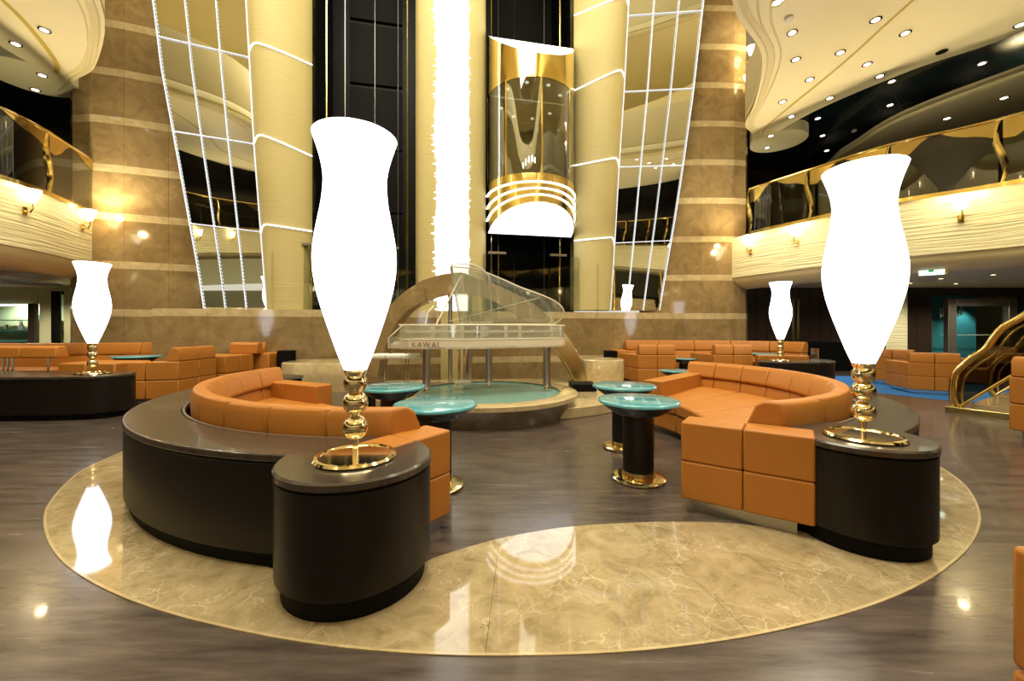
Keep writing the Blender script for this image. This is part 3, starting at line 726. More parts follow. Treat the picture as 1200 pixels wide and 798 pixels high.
# ------------------------------------------------------------------ LIFT CABIN in the right shaft
lift = empty('glass_lift', cf(2.21, .3, 4.0), label='gold panoramic glass lift stopped in the right hand shaft', cat='lift')
uc, R_ = 2.21, 1.24
def hc(a, r=R_, b_=1.0): return uc-r*math.cos(a), -.05+r*b_*math.sin(a)   # a 0..pi, bulging to the viewer
NA = 28
def cyl_strip(zb, zt, a0=0, a1=PI, r=R_, n=NA):
    mb = MB(); secs = []
    for i in range(n+1):
        a = a0+(a1-a0)*i/n; u, nn_ = hc(a, r); s = max(0, nn_/R_); b0 = zb(s) if callable(zb) else zb; t0 = zt(s) if callable(zt) else zt
        u2, n2 = hc(a, r-.03); secs.append([cf(u, nn_, b0), cf(u, nn_, t0), cf(u2, n2, t0), cf(u2, n2, b0)])
    return mb.loft(secs)
bot = lambda s: 4.04+.60*s**1.0
top = lambda s: 9.55-1.2*s
skirt = cyl_strip(bot, 5.35).build('lower_skirt', M['gold'], lift)
cyl_strip(7.8, top).build('upper_canopy', M['gold'], lift)
for k in range(4): cyl_strip(5.35, 7.8, PI*k/4+.015, PI*(k+1)/4-.015, R_-.01, 8).build('glass_pane', M['lift_glass'], lift)
for k in range(5):
    u, n_ = hc(PI*k/4, R_-.01); MB().tube([cf(u, n_, 5.3), cf(u, n_, 7.85)], .022, 6).build('mullion', M['gold'], lift)
MB().tube([cf(*hc(PI*i/24, R_-.04), 6.62) for i in range(25)], .025, 6).build('handrail', M['gold'], lift)
for rr, zf in ((R_-.02, bot),):
    secs = []
    mb = MB(); vs = []; fs = []
    for i in range(NA+1):
        a = PI*i/NA; u, n_ = hc(a, rr); s = max(0, n_/R_); vs.append(cf(u, n_, bot(s))); vs.append(cf(u, -.05, bot(0)))
    for i in range(NA): fs.append((2*i, 2*i+1, 2*i+3, 2*i+2))
    mb.add(vs, fs).build('lit_underside', M['lift_light'], lift, fix=False, smooth=False)
    mb = MB(); vs = []
    for i in range(NA+1):
        a = PI*i/NA; u, n_ = hc(a, rr); s = max(0, n_/R_); vs.append(cf(u, n_, top(s))); vs.append(cf(u, -.05, top(0)))
    mb.add(vs, fs).build('lit_crown', M['lift_light'], lift, fix=False, smooth=False)
for zf, zb_ in ((5.12, 5.06), (4.96, 4.72), (4.80, 4.38)):
    pts = []
    for i in range(25):
        u, n_ = hc(PI*i/24, R_+.02); s = max(0, n_/R_); pts.append(cf(u, n_, zb_+(zf-zb_)*s))
    MB().tube(pts, .02, 6).build('light_ring', M['lift_light'], skirt)
mb = MB().loft([[cf(uc-1.15, -.12, z), cf(uc+1.15, -.12, z), cf(uc+1.15, -.2, z), cf(uc-1.15, -.2, z)] for z in (4.1, 9.4)]); mb.build('cabin_back', M['mirror'], lift)
mb = MB(); mb.loft([[cf(*hc(PI*i/16, R_-.06), z) for i in range(17)] for z in (5.2, 5.26)]); mb.build('cabin_floor', M['black'], lift)
mb = MB(); mb.loft([[cf(*hc(PI*i/16, R_-.06), z) for i in range(17)] for z in (7.9, 7.95)]); mb.build('cabin_ceiling', M['black'], lift)
for k in range(4):
    u, n_ = hc(PI*(k+.7)/4.4, .85); p = cf(u, n_, 7.88); MB().lathe([(.05,0),(.05,.02)], 12, p).build('cabin_light', M['down_emit'], lift)

# glass screens on the low wall in front of the shafts
def screen(u0, u1, z1, label, clamps=True):
    root = empty('glass_screen', cf((u0+u1)/2, .2, 1.84), label=label, cat='glass screen', group='glass screens on the low marble wall')
    n = 6
    for k in range(n):
        a, b2 = u0+(u1-u0)*k/n+.01, u0+(u1-u0)*(k+1)/n-.01
        MB().loft([[cf(a, .2, z), cf(b2, .2, z), cf(b2, .185, z), cf(a, .185, z)] for z in (1.845, z1)]).build('glass_pane', M['clear_glass'], root)
    for u in (u0+.45, u1-.6):
        MB().loft([[cf(u-.28, .24, z), cf(u+.2, .24, z), cf(u+.2, .14, z), cf(u-.28, .14, z)] for z in (z1, z1+.06)]).build('clamp', M['frame_metal'], root)
        MB().tube([cf(u, .17, 1.84), cf(u, .17, z1)], .012, 6).build('tie_rod', M['gold'], root)
screen(-4.0, -1.0, 3.45, 'frameless glass screen before the empty left lift shaft')
screen(.8, 3.6, 3.42, 'frameless glass screen below the gold lift')
for u in (4.02, -4.3):
    MB().tube([cf(u, .5, 1.84), cf(u, .5, 3.2)], .03, 10).build('clear_post', M['clear_glass'], core)

# ------------------------------------------------------------------ PIANO STAGE
st = empty('marble_dais', (-.42, 6.7, 0), label='round marble dais with glazed pool top under the crystal piano', cat='stage')
MB().lathe([(1.36,0),(1.37,.04),(1.50,.26),(1.50,.32),(1.22,.32),(1.22,.27),(.001,.27)], 72, (-.42,6.7,0)).build('dais_drum', M['marble_dais'], st, ang=30)
MB().lathe([(1.505,.262),(1.505,.322),(1.49,.33),(1.22,.33),(1.22,.31)], 72, (-.42,6.7,0), caps=False).build('dais_rim', M['marble_light'], st)
MB().lathe([(1.22,.285),(1.22,.30),(.001,.30)], 64, (-.42,6.7,0)).build('glass_floor', M['pool'], st)
stp = [(-.2+2.8*math.cos(a), 8.6+2.8*math.sin(a)) for a in [-PI*.98+PI*.96*i/40 for i in range(41)]]+[(2.55, 9.9), (-2.9, 9.3)]
tag(MB().prism(stp, 0, .16).build('marble_step', M['marble_light'], bevel=.01), 'low curved marble step behind the round dais', 'step')
# arch
A = [(425,443),(436,400),(450,366),(470,345),(495,328),(520,321),(541,319),(565,327),(595,340),(622,354),(645,372)]
Ai = [(441,443),(452,405),(464,380),(479,363),(500,352),(530,345),(556,345),(578,353),(602,367),(622,382),(634,396)]
Bo = [(645,372),(662,392),(678,418),(690,452)]; Bi = [(634,396),(650,410),(664,430),(676,452)]
ar = empty('marble_arch', (-1.9, 9.1, 0.1), label='swooping marble arch ribbon rising behind the crystal piano', cat='arch')
def ribbon(o_, i_, Y0, Y1, per):
    a = smooth_curve([(p.x, p.z) for p in [atY(x, y, 9.0) for x, y in o_]], per); b2 = smooth_curve([(p.x, p.z) for p in [atY(x, y, 9.0) for x, y in i_]], per)
    mb = MB(); mb.loft([[(p.x, Y0, p.y), (q.x, Y0, q.y), (q.x, Y1, q.y), (p.x, Y1, p.y)] for p, q in zip(a, b2)]); return mb, a, b2
for k in range(5):
    o_ = A[2*k:2*k+3]; i_ = Ai[2*k:2*k+3]
    mb, _, _ = ribbon(o_, i_, 9.0, 9.55, 4); mb.build('marble_segment', M['marble_brown'] if k != 0 else M['marble_brown'], ar, bevel=.01)
mb, a_, b_ = ribbon(Bo, Bi, 8.8, 9.5, 4); mb.build('brass_foot', M['olive'], ar, bevel=.01)
for X in (-1.44, -.98): MB().lathe([(.05,0),(.05,2.1)], 14, (X, 9.3, .1)).build('support_post', M['steel'], ar)
# planters
def planter(cx, cy, w_, d_, h, rz, label):
    root = empty('marble_planter', (cx, cy, 0), rz, label, 'planter')
    out = [(w_/2*math.copysign(abs(math.cos(a))**.6, math.cos(a)), d_/2*math.copysign(abs(math.sin(a))**.6, math.sin(a))) for a in [2*PI*i/40 for i in range(40)]]
    MB().loft([[(x*s, y*s, z) for x, y in out] for s, z in ((.93,0),(1,h*.5),(1,h),(.97,h+.02),(.66,h+.02),(.62,h-.14))], caps=True).build('basin', M['marble_light'], root, world=False)
    MB().prism([(x*.61, y*.61) for x, y in out], h-.13, h-.125).build('soil', M['black_matt'], root, world=False)
planter(-4.15, 8.9, 1.75, .9, .62, .12, 'hollow marble planter by the left curved sofa')
planter(2.05, 9.15, .95, .9, .66, 0, 'hollow marble planter right of the piano dais')
tag(MB().box(1.15, 1.62, 7.6, 8.1, .165, .30).build('speaker_box', M['black_matt'], bevel=.01), 'black floor box on the step right of the piano', 'box')
tag(MB().box(-5.52, -5.2, 9.35, 9.6, 0, .85).build('black_bin', M['black_matt'], bevel=.01), 'small black box between left banquette and marble planter', 'box')
tag(MB().box(2.5, 2.8, 10.55, 10.9, 0, .78).build('black_cabinet', M['black_matt'], bevel=.01), 'small black box beside the right banquette end', 'box')
tag(MB().box(-2.4, -2.1, 5.9, 6.15, 0, .42).build('speaker_box', M['black_matt'], bevel=.01), 'black floor box behind the left curved sofa arm', 'box')

# ------------------------------------------------------------------ CRYSTAL PIANO (keyboard left, tail right, lid hinged on the far side)
PX, PYs = -1.72, 7.5     # keyboard end x, spine y
pf = empty('crystal_piano', (PX, PYs-.75, .32), label='transparent crystal grand piano with raised lid on the dais', cat='piano')
ctl = [(0,-1.42),(.35,-1.46),(.8,-1.46),(1.15,-1.40),(1.5,-1.22),(1.85,-1.0),(2.2,-.82),(2.5,-.62),(2.66,-.38),(2.62,-.14),(2.5,0)]
curve = smooth_curve(ctl, 5)
outl = [Vector((PX+p.x, PYs+p.y)) for p in curve]     # near bent side to the tail
plan = outl+[Vector((PX, PYs))]
def insetp(pts, d):
    c = Vector((PX+1.1, PYs-.7)); return [p+(c-p).normalized()*d for p in pts]
Z0, Z1, Z2 = 1.05, 1.20, 1.42
MB().prism(plan, Z0, Z0+.03).build('soundboard', M['acrylic'], pf)
def rim(z0, z1, m, nm, th=.03, pts=None):
    pts = pts or plan; ip = insetp(pts, th); n = len(pts); mb = MB()
    mb.loft([[(a.x, a.y, z0), (a.x, a.y, z1), (b2.x, b2.y, z1), (b2.x, b2.y, z0)] for a, b2 in zip(pts+[pts[0]], ip+[ip[0]])], caps=False); return mb.build(nm, m, pf)
rim(Z0, Z1, M['acrylic_white'], 'lower_case')
rim(Z1, Z2, M['acrylic'], 'upper_case', .02)
ip = insetp(plan, .10)
MB().loft([[(a.x, a.y, 1.30), (a.x, a.y, 1.33), (b2.x, b2.y, 1.33), (b2.x, b2.y, 1.30)] for a, b2 in zip(ip+[ip[0]], insetp(ip, .10)+[insetp(ip, .10)[0]])], caps=False).build('string_frame', M['white'], pf)
for x in (.45, .8, 1.1, 1.45, 1.75, 2.05): 
    MB().prism([(PX+x, PYs-.1), (PX+x+.05, PYs-.1), (PX+x+.02-.0, PYs-1.25+.3*max(0, x-.9)), (PX+x-.03, PYs-1.25+.3*max(0, x-.9))], 1.31, 1.34).build('frame_bar', M['white'], pf)
for x, y in ((.5,-1.38),(.95,-1.38),(1.25,-1.28),(1.62,-1.05),(1.85,-.92),(2.4,-.62)):
    MB().box(PX+x-.025, PX+x+.025, PYs+y-.0, PYs+y+.05, 1.2, 1.42).build('rim_block', M['white'], pf)
MB().tube([(p.x, p.y, Z2) for p in plan], .011, 6, True).build('rim_edge', M['acrylic_edge'], pf)
MB().tube([(p.x, p.y, Z1) for p in plan], .008, 6, True).build('rim_edge', M['acrylic_edge'], pf)
# keyboard end
MB().box(PX-.14, PX+.18, PYs-1.42, PYs, 1.06, 1.13).build('key_bed', M['acrylic_white'], pf, bevel=.01)
MB().box(PX-.12, PX+.04, PYs-1.34, PYs-.08, 1.13, 1.155).build('white_keys', M['white'], pf)
mb = MB()
for i in range(36):
    if i % 7 not in (2, 6): mb.box(PX-.05, PX+.04, PYs-1.3+i*.034, PYs-1.285+i*.034, 1.155, 1.168)
mb.build('black_keys', M['black'], pf)['kind'] = 'stuff'
MB().prism([(PX-.16,PYs-1.44),(PX+.2,PYs-1.44),(PX+.2,PYs-1.41),(PX-.16,PYs-1.41)], 1.06, 1.24).build('cheek', M['acrylic'], pf)
MB().tube([(PX-.16,PYs-1.43,1.06),(PX-.16,PYs-1.43,1.22),(PX+.06,PYs-1.43,1.42),(PX+.2,PYs-1.43,1.42)], .010, 6).build('cheek_edge', M['acrylic_edge'], pf)
# music desk
MB().tube([(PX+.35,PYs-1.2+.0,Z2),(PX+.38,PYs-1.15,1.62),(PX+.42,PYs-.9,1.74),(PX+.42,PYs-.55,1.74),(PX+.38,PYs-.3,1.62),(PX+.35,PYs-.25,Z2)], .010, 6).build('music_desk', M['acrylic_edge'], pf)
# lid
ang = math.radians(38)
def lidp(p, th=0.0):
    dy = PYs-p.y; return (p.x, PYs-dy*math.cos(ang)-th*math.sin(ang), Z2+.02+dy*math.sin(ang)+th*math.cos(ang)*1)
CUT = .74
def plate(lo, t0, t1, nm):
    n = len(lo); vs = [lidp(p, t0) for p in lo]+[lidp(p, t1) for p in lo]
    MB().add(vs, [tuple(range(n)), tuple(range(2*n-1, n-1, -1))]+[(i, (i+1) % n, n+(i+1) % n, n+i) for i in range(n)]).build(nm, M['acrylic_lid'], pf)
    MB().tube([lidp(p, (t0+t1)/2) for p in lo], .012, 6, True).build(nm+'_edge', M['acrylic_edge'], pf)
lo = [Vector((PX+CUT, PYs-1.46))]+[p for p in outl if p.x > PX+CUT+.02]+[Vector((PX+CUT, PYs))]
plate(lo, 0, .02, 'lid')
flap = [Vector((PX+CUT+.02, PYs-1.46)), Vector((PX+CUT+.2, PYs-1.49)), Vector((PX+CUT+.36, PYs-1.47)), Vector((PX+CUT+.5, PYs-1.38)), Vector((PX+CUT+.6, PYs-1.22)), Vector((PX+CUT+.62, PYs-.02)), Vector((PX+CUT+.02, PYs-.02))]
plate(flap, .035, .05, 'lid_flap')
q1 = lidp(Vector((PX+.9, PYs-1.3))); MB().tube([(PX+.55, PYs-1.36, Z2), q1], .012, 8).build('lid_prop', M['acrylic_edge'], pf)
MB().tube([lidp(Vector((PX+.55, PYs-.1))), lidp(Vector((PX+2.2, PYs-.75)))], .006, 6).build('lid_seam', M['acrylic_edge'], pf)
# legs, pedals, bench
for X, Y in ((-1.42, 6.62), (.60, 6.85), (-.42, 7.25)):
    lg = MB().lathe([(.075,.38),(.065,.42),(.065,1.0),(.08,1.05)], 20, (X, Y, 0)).build('leg', M['steel'], pf)
    MB().lathe([(.045,.31),(.05,.35),(.04,.38)], 14, (X, Y, 0)).build('caster', M['brass'], lg)
for X in (-.93, -.80): MB().tube([(X, 7.0, .44), (X, 7.0, 1.05)], .028, 10).build('lyre_post', M['chrome'], pf)
MB().box(-1.0, -.72, 6.9, 7.08, .38, .45).build('pedal_box', M['acrylic_white'], pf, bevel=.008)
for X in (-.94, -.86, -.78): MB().box(X-.015, X+.015, 6.78, 6.92, .40, .415).build('pedal', M['brass'], pf)
# maker's name on the case
fc = bpy.data.curves.new('name_lettering', 'FONT'); fc.body = 'KAWAI'; fc.size = .105; fc.extrude = .002; fc.space_character = 1.35; fc.align_x = 'LEFT'
to = bpy.data.objects.new('name_lettering', fc); C.objects.link(to); fc.materials.append(M['ink']); to.parent = pf
to.location = Vector((PX+.20, PYs-1.475, 1.085))-Vector(pf.location); to.rotation_euler = (PI/2, 0, 0)
bpy.context.view_layer.update()
tm = bpy.data.meshes.new_from_object(to.evaluated_get(bpy.context.evaluated_depsgraph_get()))
if not tm.materials: tm.materials.append(M['ink'])
tl = bpy.data.objects.new('lettering', tm); C.objects.link(tl); tl.parent = pf; tl.location = to.location; tl.rotation_euler = to.rotation_euler
bpy.data.objects.remove(to)
bn = empty('piano_bench', (-2.1, 7.3, .16), label='white cushioned piano bench at the keyboard end of the piano', cat='bench')
for i in range(3): MB().box(-2.1-.42+i*.28, -2.1-.15+i*.28, 7.05, 7.4, .82, .91).build('cushion', M['white'], bn, bevel=.03, seg=3)
for X in (-2.35, -1.9):
    for Y in (7.12, 7.33): MB().tube([(X, Y, .17), (X, Y, .82)], .012, 8).build('leg', M['chrome'], bn)

# ------------------------------------------------------------------ CURVED CONSOLES
def console(c, r0, r1, a0, a1, drum, dr, label, H=.653):
    root = empty('curved_console', (drum[0], drum[1], 0), label=label, cat='console')
    n = 36; A_ = [math.radians(a0+(a1-a0)*i/n) for i in range(n+1)]
    def arc(ri, ro, z0, z1):
        return MB().loft([[(c[0]+ri*math.cos(a), c[1]+ri*math.sin(a), z0), (c[0]+ro*math.cos(a), c[1]+ro*math.sin(a), z0), (c[0]+ro*math.cos(a), c[1]+ro*math.sin(a), z1), (c[0]+ri*math.cos(a), c[1]+ri*math.sin(a), z1)] for a in A_])
    arc(r0+.03, r1-.03, 0, .09).build('plinth', M['black_matt'], root)
    arc(r0+.0, r1-.0, .09, H-.055).build('body', M['espresso'], root, bevel=.006)
    arc(r0+.006, r1-.006, H-.055, H-.045).build('shadow_gap', M['black_matt'], root)
    arc(r0-.006, r1+.006, H-.045, H).build('top', M['espresso_top'], root, bevel=.010, seg=3)
    arc(r0-.03, r0-.012, H-.045, H-.002).build('inner_trim', M['frame_metal'], root)
    d3 = (drum[0], drum[1], 0)
    MB().lathe([(dr-.03,0),(dr-.03,.10)], 64, d3).build('drum_plinth', M['black_matt'], root)
    MB().lathe([(dr-.012,.10),(dr,.11),(dr,H-.057),(dr-.01,H-.055)], 72, d3).build('drum_body', M['espresso'], root)
    MB().lathe([(dr-.006,H-.056),(dr-.006,H-.044)], 72, d3).build('drum_gap', M['black_matt'], root)
    MB().lathe([(dr-.004,H-.045),(dr+.006,H-.040),(dr+.006,H-.010),(dr-.004,H+.0008)], 72, d3).build('drum_top', M['espresso_top'], root, ang=25)
    return root
console(LC, 2.50, 2.85, -90, -205, (-.855, 2.195), .396, 'dark wooden curved console with drum end, left foreground')
console(RC, 2.38, 2.70, -68, 22, (2.29, 2.64), .372, 'dark wooden curved console with drum end, right foreground')

# ------------------------------------------------------------------ CURVED SOFAS
def sofa(c, r, a0, a1, front, arm_near, arm_far, label, nb=10):
    root = empty('curved_sofa', (c[0]+r*math.cos(math.radians((a0+a1)/2)), c[1]+r*math.sin(math.radians((a0+a1)/2)), 0), label=label, cat='sofa')
    fr = smooth_curve(front, 10); 
    def O(t): a = math.radians(a0+(a1-a0)*t); return Vector((c[0]+r*math.cos(a), c[1]+r*math.sin(a)))
    frs = resample(fr, 60)
    def I(t): return frs[min(60, max(0, round(t*60)))] if t in (0, 1) else frs[int(t*60)].lerp(frs[min(60, int(t*60)+1)], t*60-int(t*60))
    def prof_seg(t0, t1, prof, m=6, full=False):
        secs = []
        for i in range(m+1):
            t = t0+(t1-t0)*i/m; o = O(t); d = (I(t)-o); L_ = d.length; d.normalize()
            secs.append([((o+d*(s*L_ if full else s)).x, (o+d*(s*L_ if full else s)).y, z) for s, z in prof])
        return MB().loft(secs)
    g = .0015
    # base
    prof_seg(.02, .98, [(.06,0),(.88,0),(.88,.08),(.06,.08)], 24, True).build('base', M['steel'], root)
    for k in range(nb//2):
        t0, t1 = k/(nb//2)+g, (k+1)/(nb//2)-g
        prof_seg(t0, t1, [(.06,.08),(1.0,.08),(1.0,.285),(.06,.285)], 8, True).build('seat_base', M['leather'], root, bevel=.012)
        prof_seg(t0, t1, [(.10,.287),(1.01,.287),(1.01,.44),(.10,.46)], 8, True).build('seat_cushion', M['leather'], root, bevel=.03, seg=3)
    for k in range(nb):
        t0, t1 = k/nb+g*.6, (k+1)/nb-g*.6
        prof_seg(t0, t1, [(0,.10),(0,.59),(.20,.59),(.235,.5),(.25,.40),(.25,.10)], 5).build('lower_back', M['leather'], root, bevel=.016, seg=3)
        prof_seg(t0, t1, [(-.015,.595),(-.02,.76),(.01,.825),(.11,.83),(.17,.79),(.235,.62),(.22,.595)], 5).build('upper_back', M['leather'], root, bevel=.022, seg=3)
    # arms of 2 x 2 panels
    for (p0, p1, wv_) in (arm_near, arm_far):
        p0, p1, wv_ = Vector(p0), Vector(p1), Vector(wv_)
        for h0, h1 in ((.09,.37),(.373,.66)):
            for k in range(2):
                a = p0.lerp(p1, k*.5+.002); b2 = p0.lerp(p1, k*.5+.498)
                MB().prism([a, b2, b2+wv_, a+wv_], h0, h1).build('arm_panel', M['leather'], root, bevel=.014, seg=3)
        a, b2 = p0.lerp(p1, .12), p0.lerp(p1, .9); MB().prism([a+wv_*.15, b2+wv_*.15, b2+wv_*.85, a+wv_*.85], 0, .09).build('foot', M['steel'], root)
    return root
sofa(LC, 2.42, -86, -193, [(-.55,2.85),(-1.25,3.25),(-1.7,3.75),(-1.95,4.3),(-2.15,4.8)],
     ((-.78,2.22), (-.42,2.74), (-.20,.15)), ((-3.40,5.62), (-2.27,5.05), (-.10,-.22)), 'orange leather curved sofa inside the left foreground console')
sofa(RC, 2.28, -74, 43, [(1.44,3.18),(1.85,3.7),(2.02,4.3),(2.02,4.9),(1.85,5.35)],
     ((1.93,2.53), (1.26,2.98), (.15,.21)), ((2.85,6.50), (1.80,5.45), (.18,-.18)), 'orange leather curved sofa inside the right foreground console')

# ------------------------------------------------------------------ LAMPS
def lamp():
    root = empty('vase_lamp', (0, 0, 0), cat='lamp')
    B0 = 0.0
    MB().lathe([(.205,0),(.215,.008),(.205,.020),(.19,.022),(.185,.014),(.03,.016)], 56).build('base_disc', M['brass'], root, world=False)
    MB().lathe([(.016,.014),(.016,.12),(.03,.125)], 16).build('stem', M['brass'], root, world=False)
    def ball(z, r, sq=1.0): return MB().lathe([(max(.001, r*math.sin(PI*i/14)), z-r*sq*math.cos(PI*i/14)) for i in range(15)], 28)
    ball(.165, .066).build('brass_ball', M['brass'], root, world=False); ball(.298, .066).build('brass_ball', M['brass'], root, world=False)
    MB().lathe([(.02,.352),(.05,.362),(.062,.39),(.062,.42),(.05,.445),(.055,.455),(.062,.468),(.06,.478)], 28).build('brass_cup', M['brass'], root, world=False)
    MB().lathe([(.02,.225),(.026,.23),(.02,.24)], 16).build('collar', M['brass'], root, world=False)
    z0 = .653
    pr = [(.056,1.124),(.066,1.15),(.085,1.20),(.109,1.27),(.148,1.39),(.185,1.516),(.206,1.62),(.214,1.72),(.207,1.82),(.188,1.93),(.170,2.03),(.162,2.12),(.163,2.18),(.175,2.25),(.195,2.32),(.217,2.385),(.210,2.388),(.19,2.32),(.165,2.22),(.155,2.12)]
    pr = smooth_curve([(r_, z-z0) for r_, z in pr[:16]], 3)
    MB().lathe([(p.x, p.y) for p in pr]+[(.212, pr[-1].y+.004), (.19, pr[-1].y-.06), (.16, pr[-1].y-.2)], 48).build('shade', M['lamp_shade'], root, world=False, ang=70)
    return root
lp0 = lamp()
lamp_spots = [((-.85, 2.165), 'tall glowing white vase lamp on the left foreground drum'), ((2.275, 2.58), 'tall glowing white vase lamp on the right foreground drum'),
              ((-6.60, 6.27), 'glowing white vase lamp standing on the far left console'), ((5.93, 8.80), 'glowing white vase lamp standing on the far right console')]
for i, ((x, y), lab) in enumerate(lamp_spots):
    o = lp0 if i == 0 else copy_tree(lp0); o.location = (x, y, .6545); o['label'] = lab; o['group'] = 'white glass vase lamps'

# ------------------------------------------------------------------ TEAL TABLES
def table():
    root = empty('cocktail_table', (0, 0, 0), cat='table')
    MB().lathe([(.20,0),(.235,.008),(.235,.022),(.20,.032),(.145,.034)], 48).build('base_ring', M['brass'], root, world=False)
    MB().lathe([(.142,.03),(.142,.085)], 40).build('lower_collar', M['gold'], root, world=False)
    cl = MB().lathe([(.135,.08),(.135,.575)], 40).build('column', M['espresso'], root, world=False)
    MB().lathe([(.115,.572),(.115,.595)], 40).build('upper_collar', M['gold'], cl, world=False)
    MB().lathe([(.15,.592),(.20,.594),(.22,.604),(.225,.612),(.245,.618),(.252,.632),(.272,.638),(.28,.652),(.300,.658),(.307,.672),(.325,.678),(.335,.690)], 56).build('ribbed_bowl', M['teal_dark'], root, world=False, ang=25)
    MB().lathe([(.335,.688),(.353,.694),(.355,.712),(.345,.720),(.33,.722)], 64).build('glass_top', M['teal_glass'], root, world=False, ang=60)
    return root
tb = table(); gt = 'teal glass cocktail tables'
for i, (x, y, s, lab) in enumerate([(1.14, 3.60, 1, 'teal topped round table nearest the right curved sofa'), (1.28, 4.55, 1, 'teal topped round table just behind the nearer one, by the right sofa'),
        (-.655, 3.42, 1, 'teal topped round table nearest the left curved sofa arm'), (-1.33, 4.45, 1, 'teal topped round table behind the left foreground lamp'),
        (-7.62, 8.1, 1.14, 'wide teal topped table among the far left seats'), (4.42, 10.25, .85, 'teal topped table between the two far right armchair backs'),
        (6.35, 9.95, 1.05, 'teal topped table before the far right banquette, left of the lamp'), (3.1, 7.6, .8, 'low teal topped table glimpsed behind the right curved sofa'), (9.95, 9.2, .9, 'teal topped table on the blue carpet between orange chairs')]):
    o = tb if i == 0 else copy_tree(tb); o.location = (x, y, 0.0); o['label'] = lab; o['group'] = gt
    if s != 1: o.scale = (s, s, s)

# ------------------------------------------------------------------ ARMCHAIRS
def armchair():
    root = empty('armchair', (0, 0, 0), cat='armchair')
    bw, fw, d_, th = .40, .58, .44, .17   # half widths at back / front, half depth, thickness
    T = .66
    def q(a, b2, f0, f1): a = Vector(a); b2 = Vector(b2); return a.lerp(b2, f0), a.lerp(b2, f1)
    bl, br, fl_, fr_ = Vector((-bw,-d_)), Vector((bw,-d_)), Vector((-fw,d_)), Vector((fw,d_))
    for h0, h1 in ((.085,.37),(.374,T)):
        for k in range(2):
            p, r_ = q(bl, br, k*.5+.004, k*.5+.496); MB().prism([p, r_, r_+Vector((0,th)), p+Vector((0,th))], h0, h1).build('back_panel', M['leather'], root, world=False, bevel=.014)
            for a, b2, sx in ((bl, fl_, 1), (br, fr_, -1)):
                p, r_ = q(a, b2, k*.5+.004, k*.5+.496); ofs = Vector((sx*th, 0))
                if k == 0: p2 = p+ofs; MB().prism([p, r_, r_+ofs, p2], h0, h1).build('arm_panel', M['leather'], root, world=False, bevel=.014)
                else: MB().prism([p, r_, r_+ofs, p+ofs], h0, h1).build('arm_panel', M['leather'], root, world=False, bevel=.014)
    MB().prism([(-.30,-.27),(.30,-.27),(.40,.43),(-.40,.43)], .10, .45).build('seat_cushion', M['leather'], root, world=False, bevel=.03)
    for k in (-1, 1):
        x0, x1 = (k*.385, k*.003) if k < 0 else (.003, .385)
        secs = [[(x, -d_-.0, T+.002), (x, -d_+.0, T+.17), (x, -d_+.03, T+.22), (x, -d_+.12, T+.22), (x, -d_+.22, T+.02), (x, -d_+.22, T+.002)] for x in (x0, x1)]
        MB().loft(secs).build('back_cushion', M['leather'], root, world=False, bevel=.018)
    MB().prism([(-.34,-.36),(.34,-.36),(.46,.36),(-.46,.36)], 0, .085).build('plinth', M['chrome'], root, world=False)
    return root
ac = armchair(); ga = 'orange leather armchairs'
chairs = [((-6.55, 7.68), 90, 1.16, 'orange armchair at far left seen from its back and side, before the marble wall'),
          ((3.45, 9.95), 0, 1.12, 'orange armchair back seen just right of the marble planter'),
          ((5.35, 10.05), -4, 1.12, 'orange armchair back in the middle of the far right seats'),
          ((8.95, 8.6), -30, .98, 'orange armchair in front on the blue carpet'),
          ((9.65, 9.95), -60, .98, 'orange armchair farther back on the blue carpet'),
          ((11.2, 9.3), 100, .98, 'orange armchair behind the gold stair rail'),
          ((6.80, 4.62), -82, 1.15, 'orange armchair cut by the right photo edge beyond the stair'),
          ((1.868, .42), 90, 1.16, 'orange armchair corner at the lower right photo corner')]
for i, ((x, y), rz, s, lab) in enumerate(chairs):
    o = ac if i == 0 else copy_tree(ac); o.location = (x, y, 0.0); o.rotation_euler = (0, 0, math.radians(rz)); o.scale = (s, s, s); o['label'] = lab; o['group'] = ga

# ------------------------------------------------------------------ BANQUETTES
def banquette(path, seglen, label, H=1.04, seatz=.52, depth=.75, side=1, name='banquette', posts=False):
    cv = smooth_curve(path, 10); n = max(2, round(length(cv)/seglen)); cv = resample(cv, n*6)
    root = empty(name, (cv[len(cv)//2].x, cv[len(cv)//2].y, 0), label=label, cat='sofa')
    O_ = cv; 
    def P(i, s):
        t = (cv[min(i+1, len(cv)-1)]-cv[max(i-1, 0)]).normalized(); q = cv[i]+Vector((t.y, -t.x))*s*side; return q
    def seg(k, prof, nm, bev):
        i0, i1 = k*6, k*6+6; secs = []
        for i in range(i0, i1+1):
            e = .004 if i == i0 else (-.004 if i == i1 else 0); t = (cv[min(i+1, len(cv)-1)]-cv[max(i-1, 0)]).normalized()
            secs.append([(P(i, s).x+t.x*e, P(i, s).y+t.y*e, z) for s, z in prof])
        MB().loft(secs).build(nm, M['leather'], root, bevel=bev, seg=2)
    for k in range(n):
        seg(k, [(0,.1),(0,seatz+.24),(.18,seatz+.24),(.24,seatz),(.24,.1)], 'lower_back', .015)
        seg(k, [(-.01,seatz+.245),(-.01,H-.04),(.03,H),(.12,H),(.20,seatz+.30),(.19,seatz+.245)], 'upper_back', .02)
        seg(k, [(.25,.1),(depth,.1),(depth,seatz-.02),(.25,seatz)], 'seat', .025)
    i0 = 0
    MB().loft([[(P(i, .1).x, P(i, .1).y, 0), (P(i, depth-.1).x, P(i, depth-.1).y, 0), (P(i, depth-.1).x, P(i, depth-.1).y, .1), (P(i, .1).x, P(i, .1).y, .1)] for i in range(0, len(cv))]).build('plinth', M['chrome'], root)
    return root, P, len(cv)
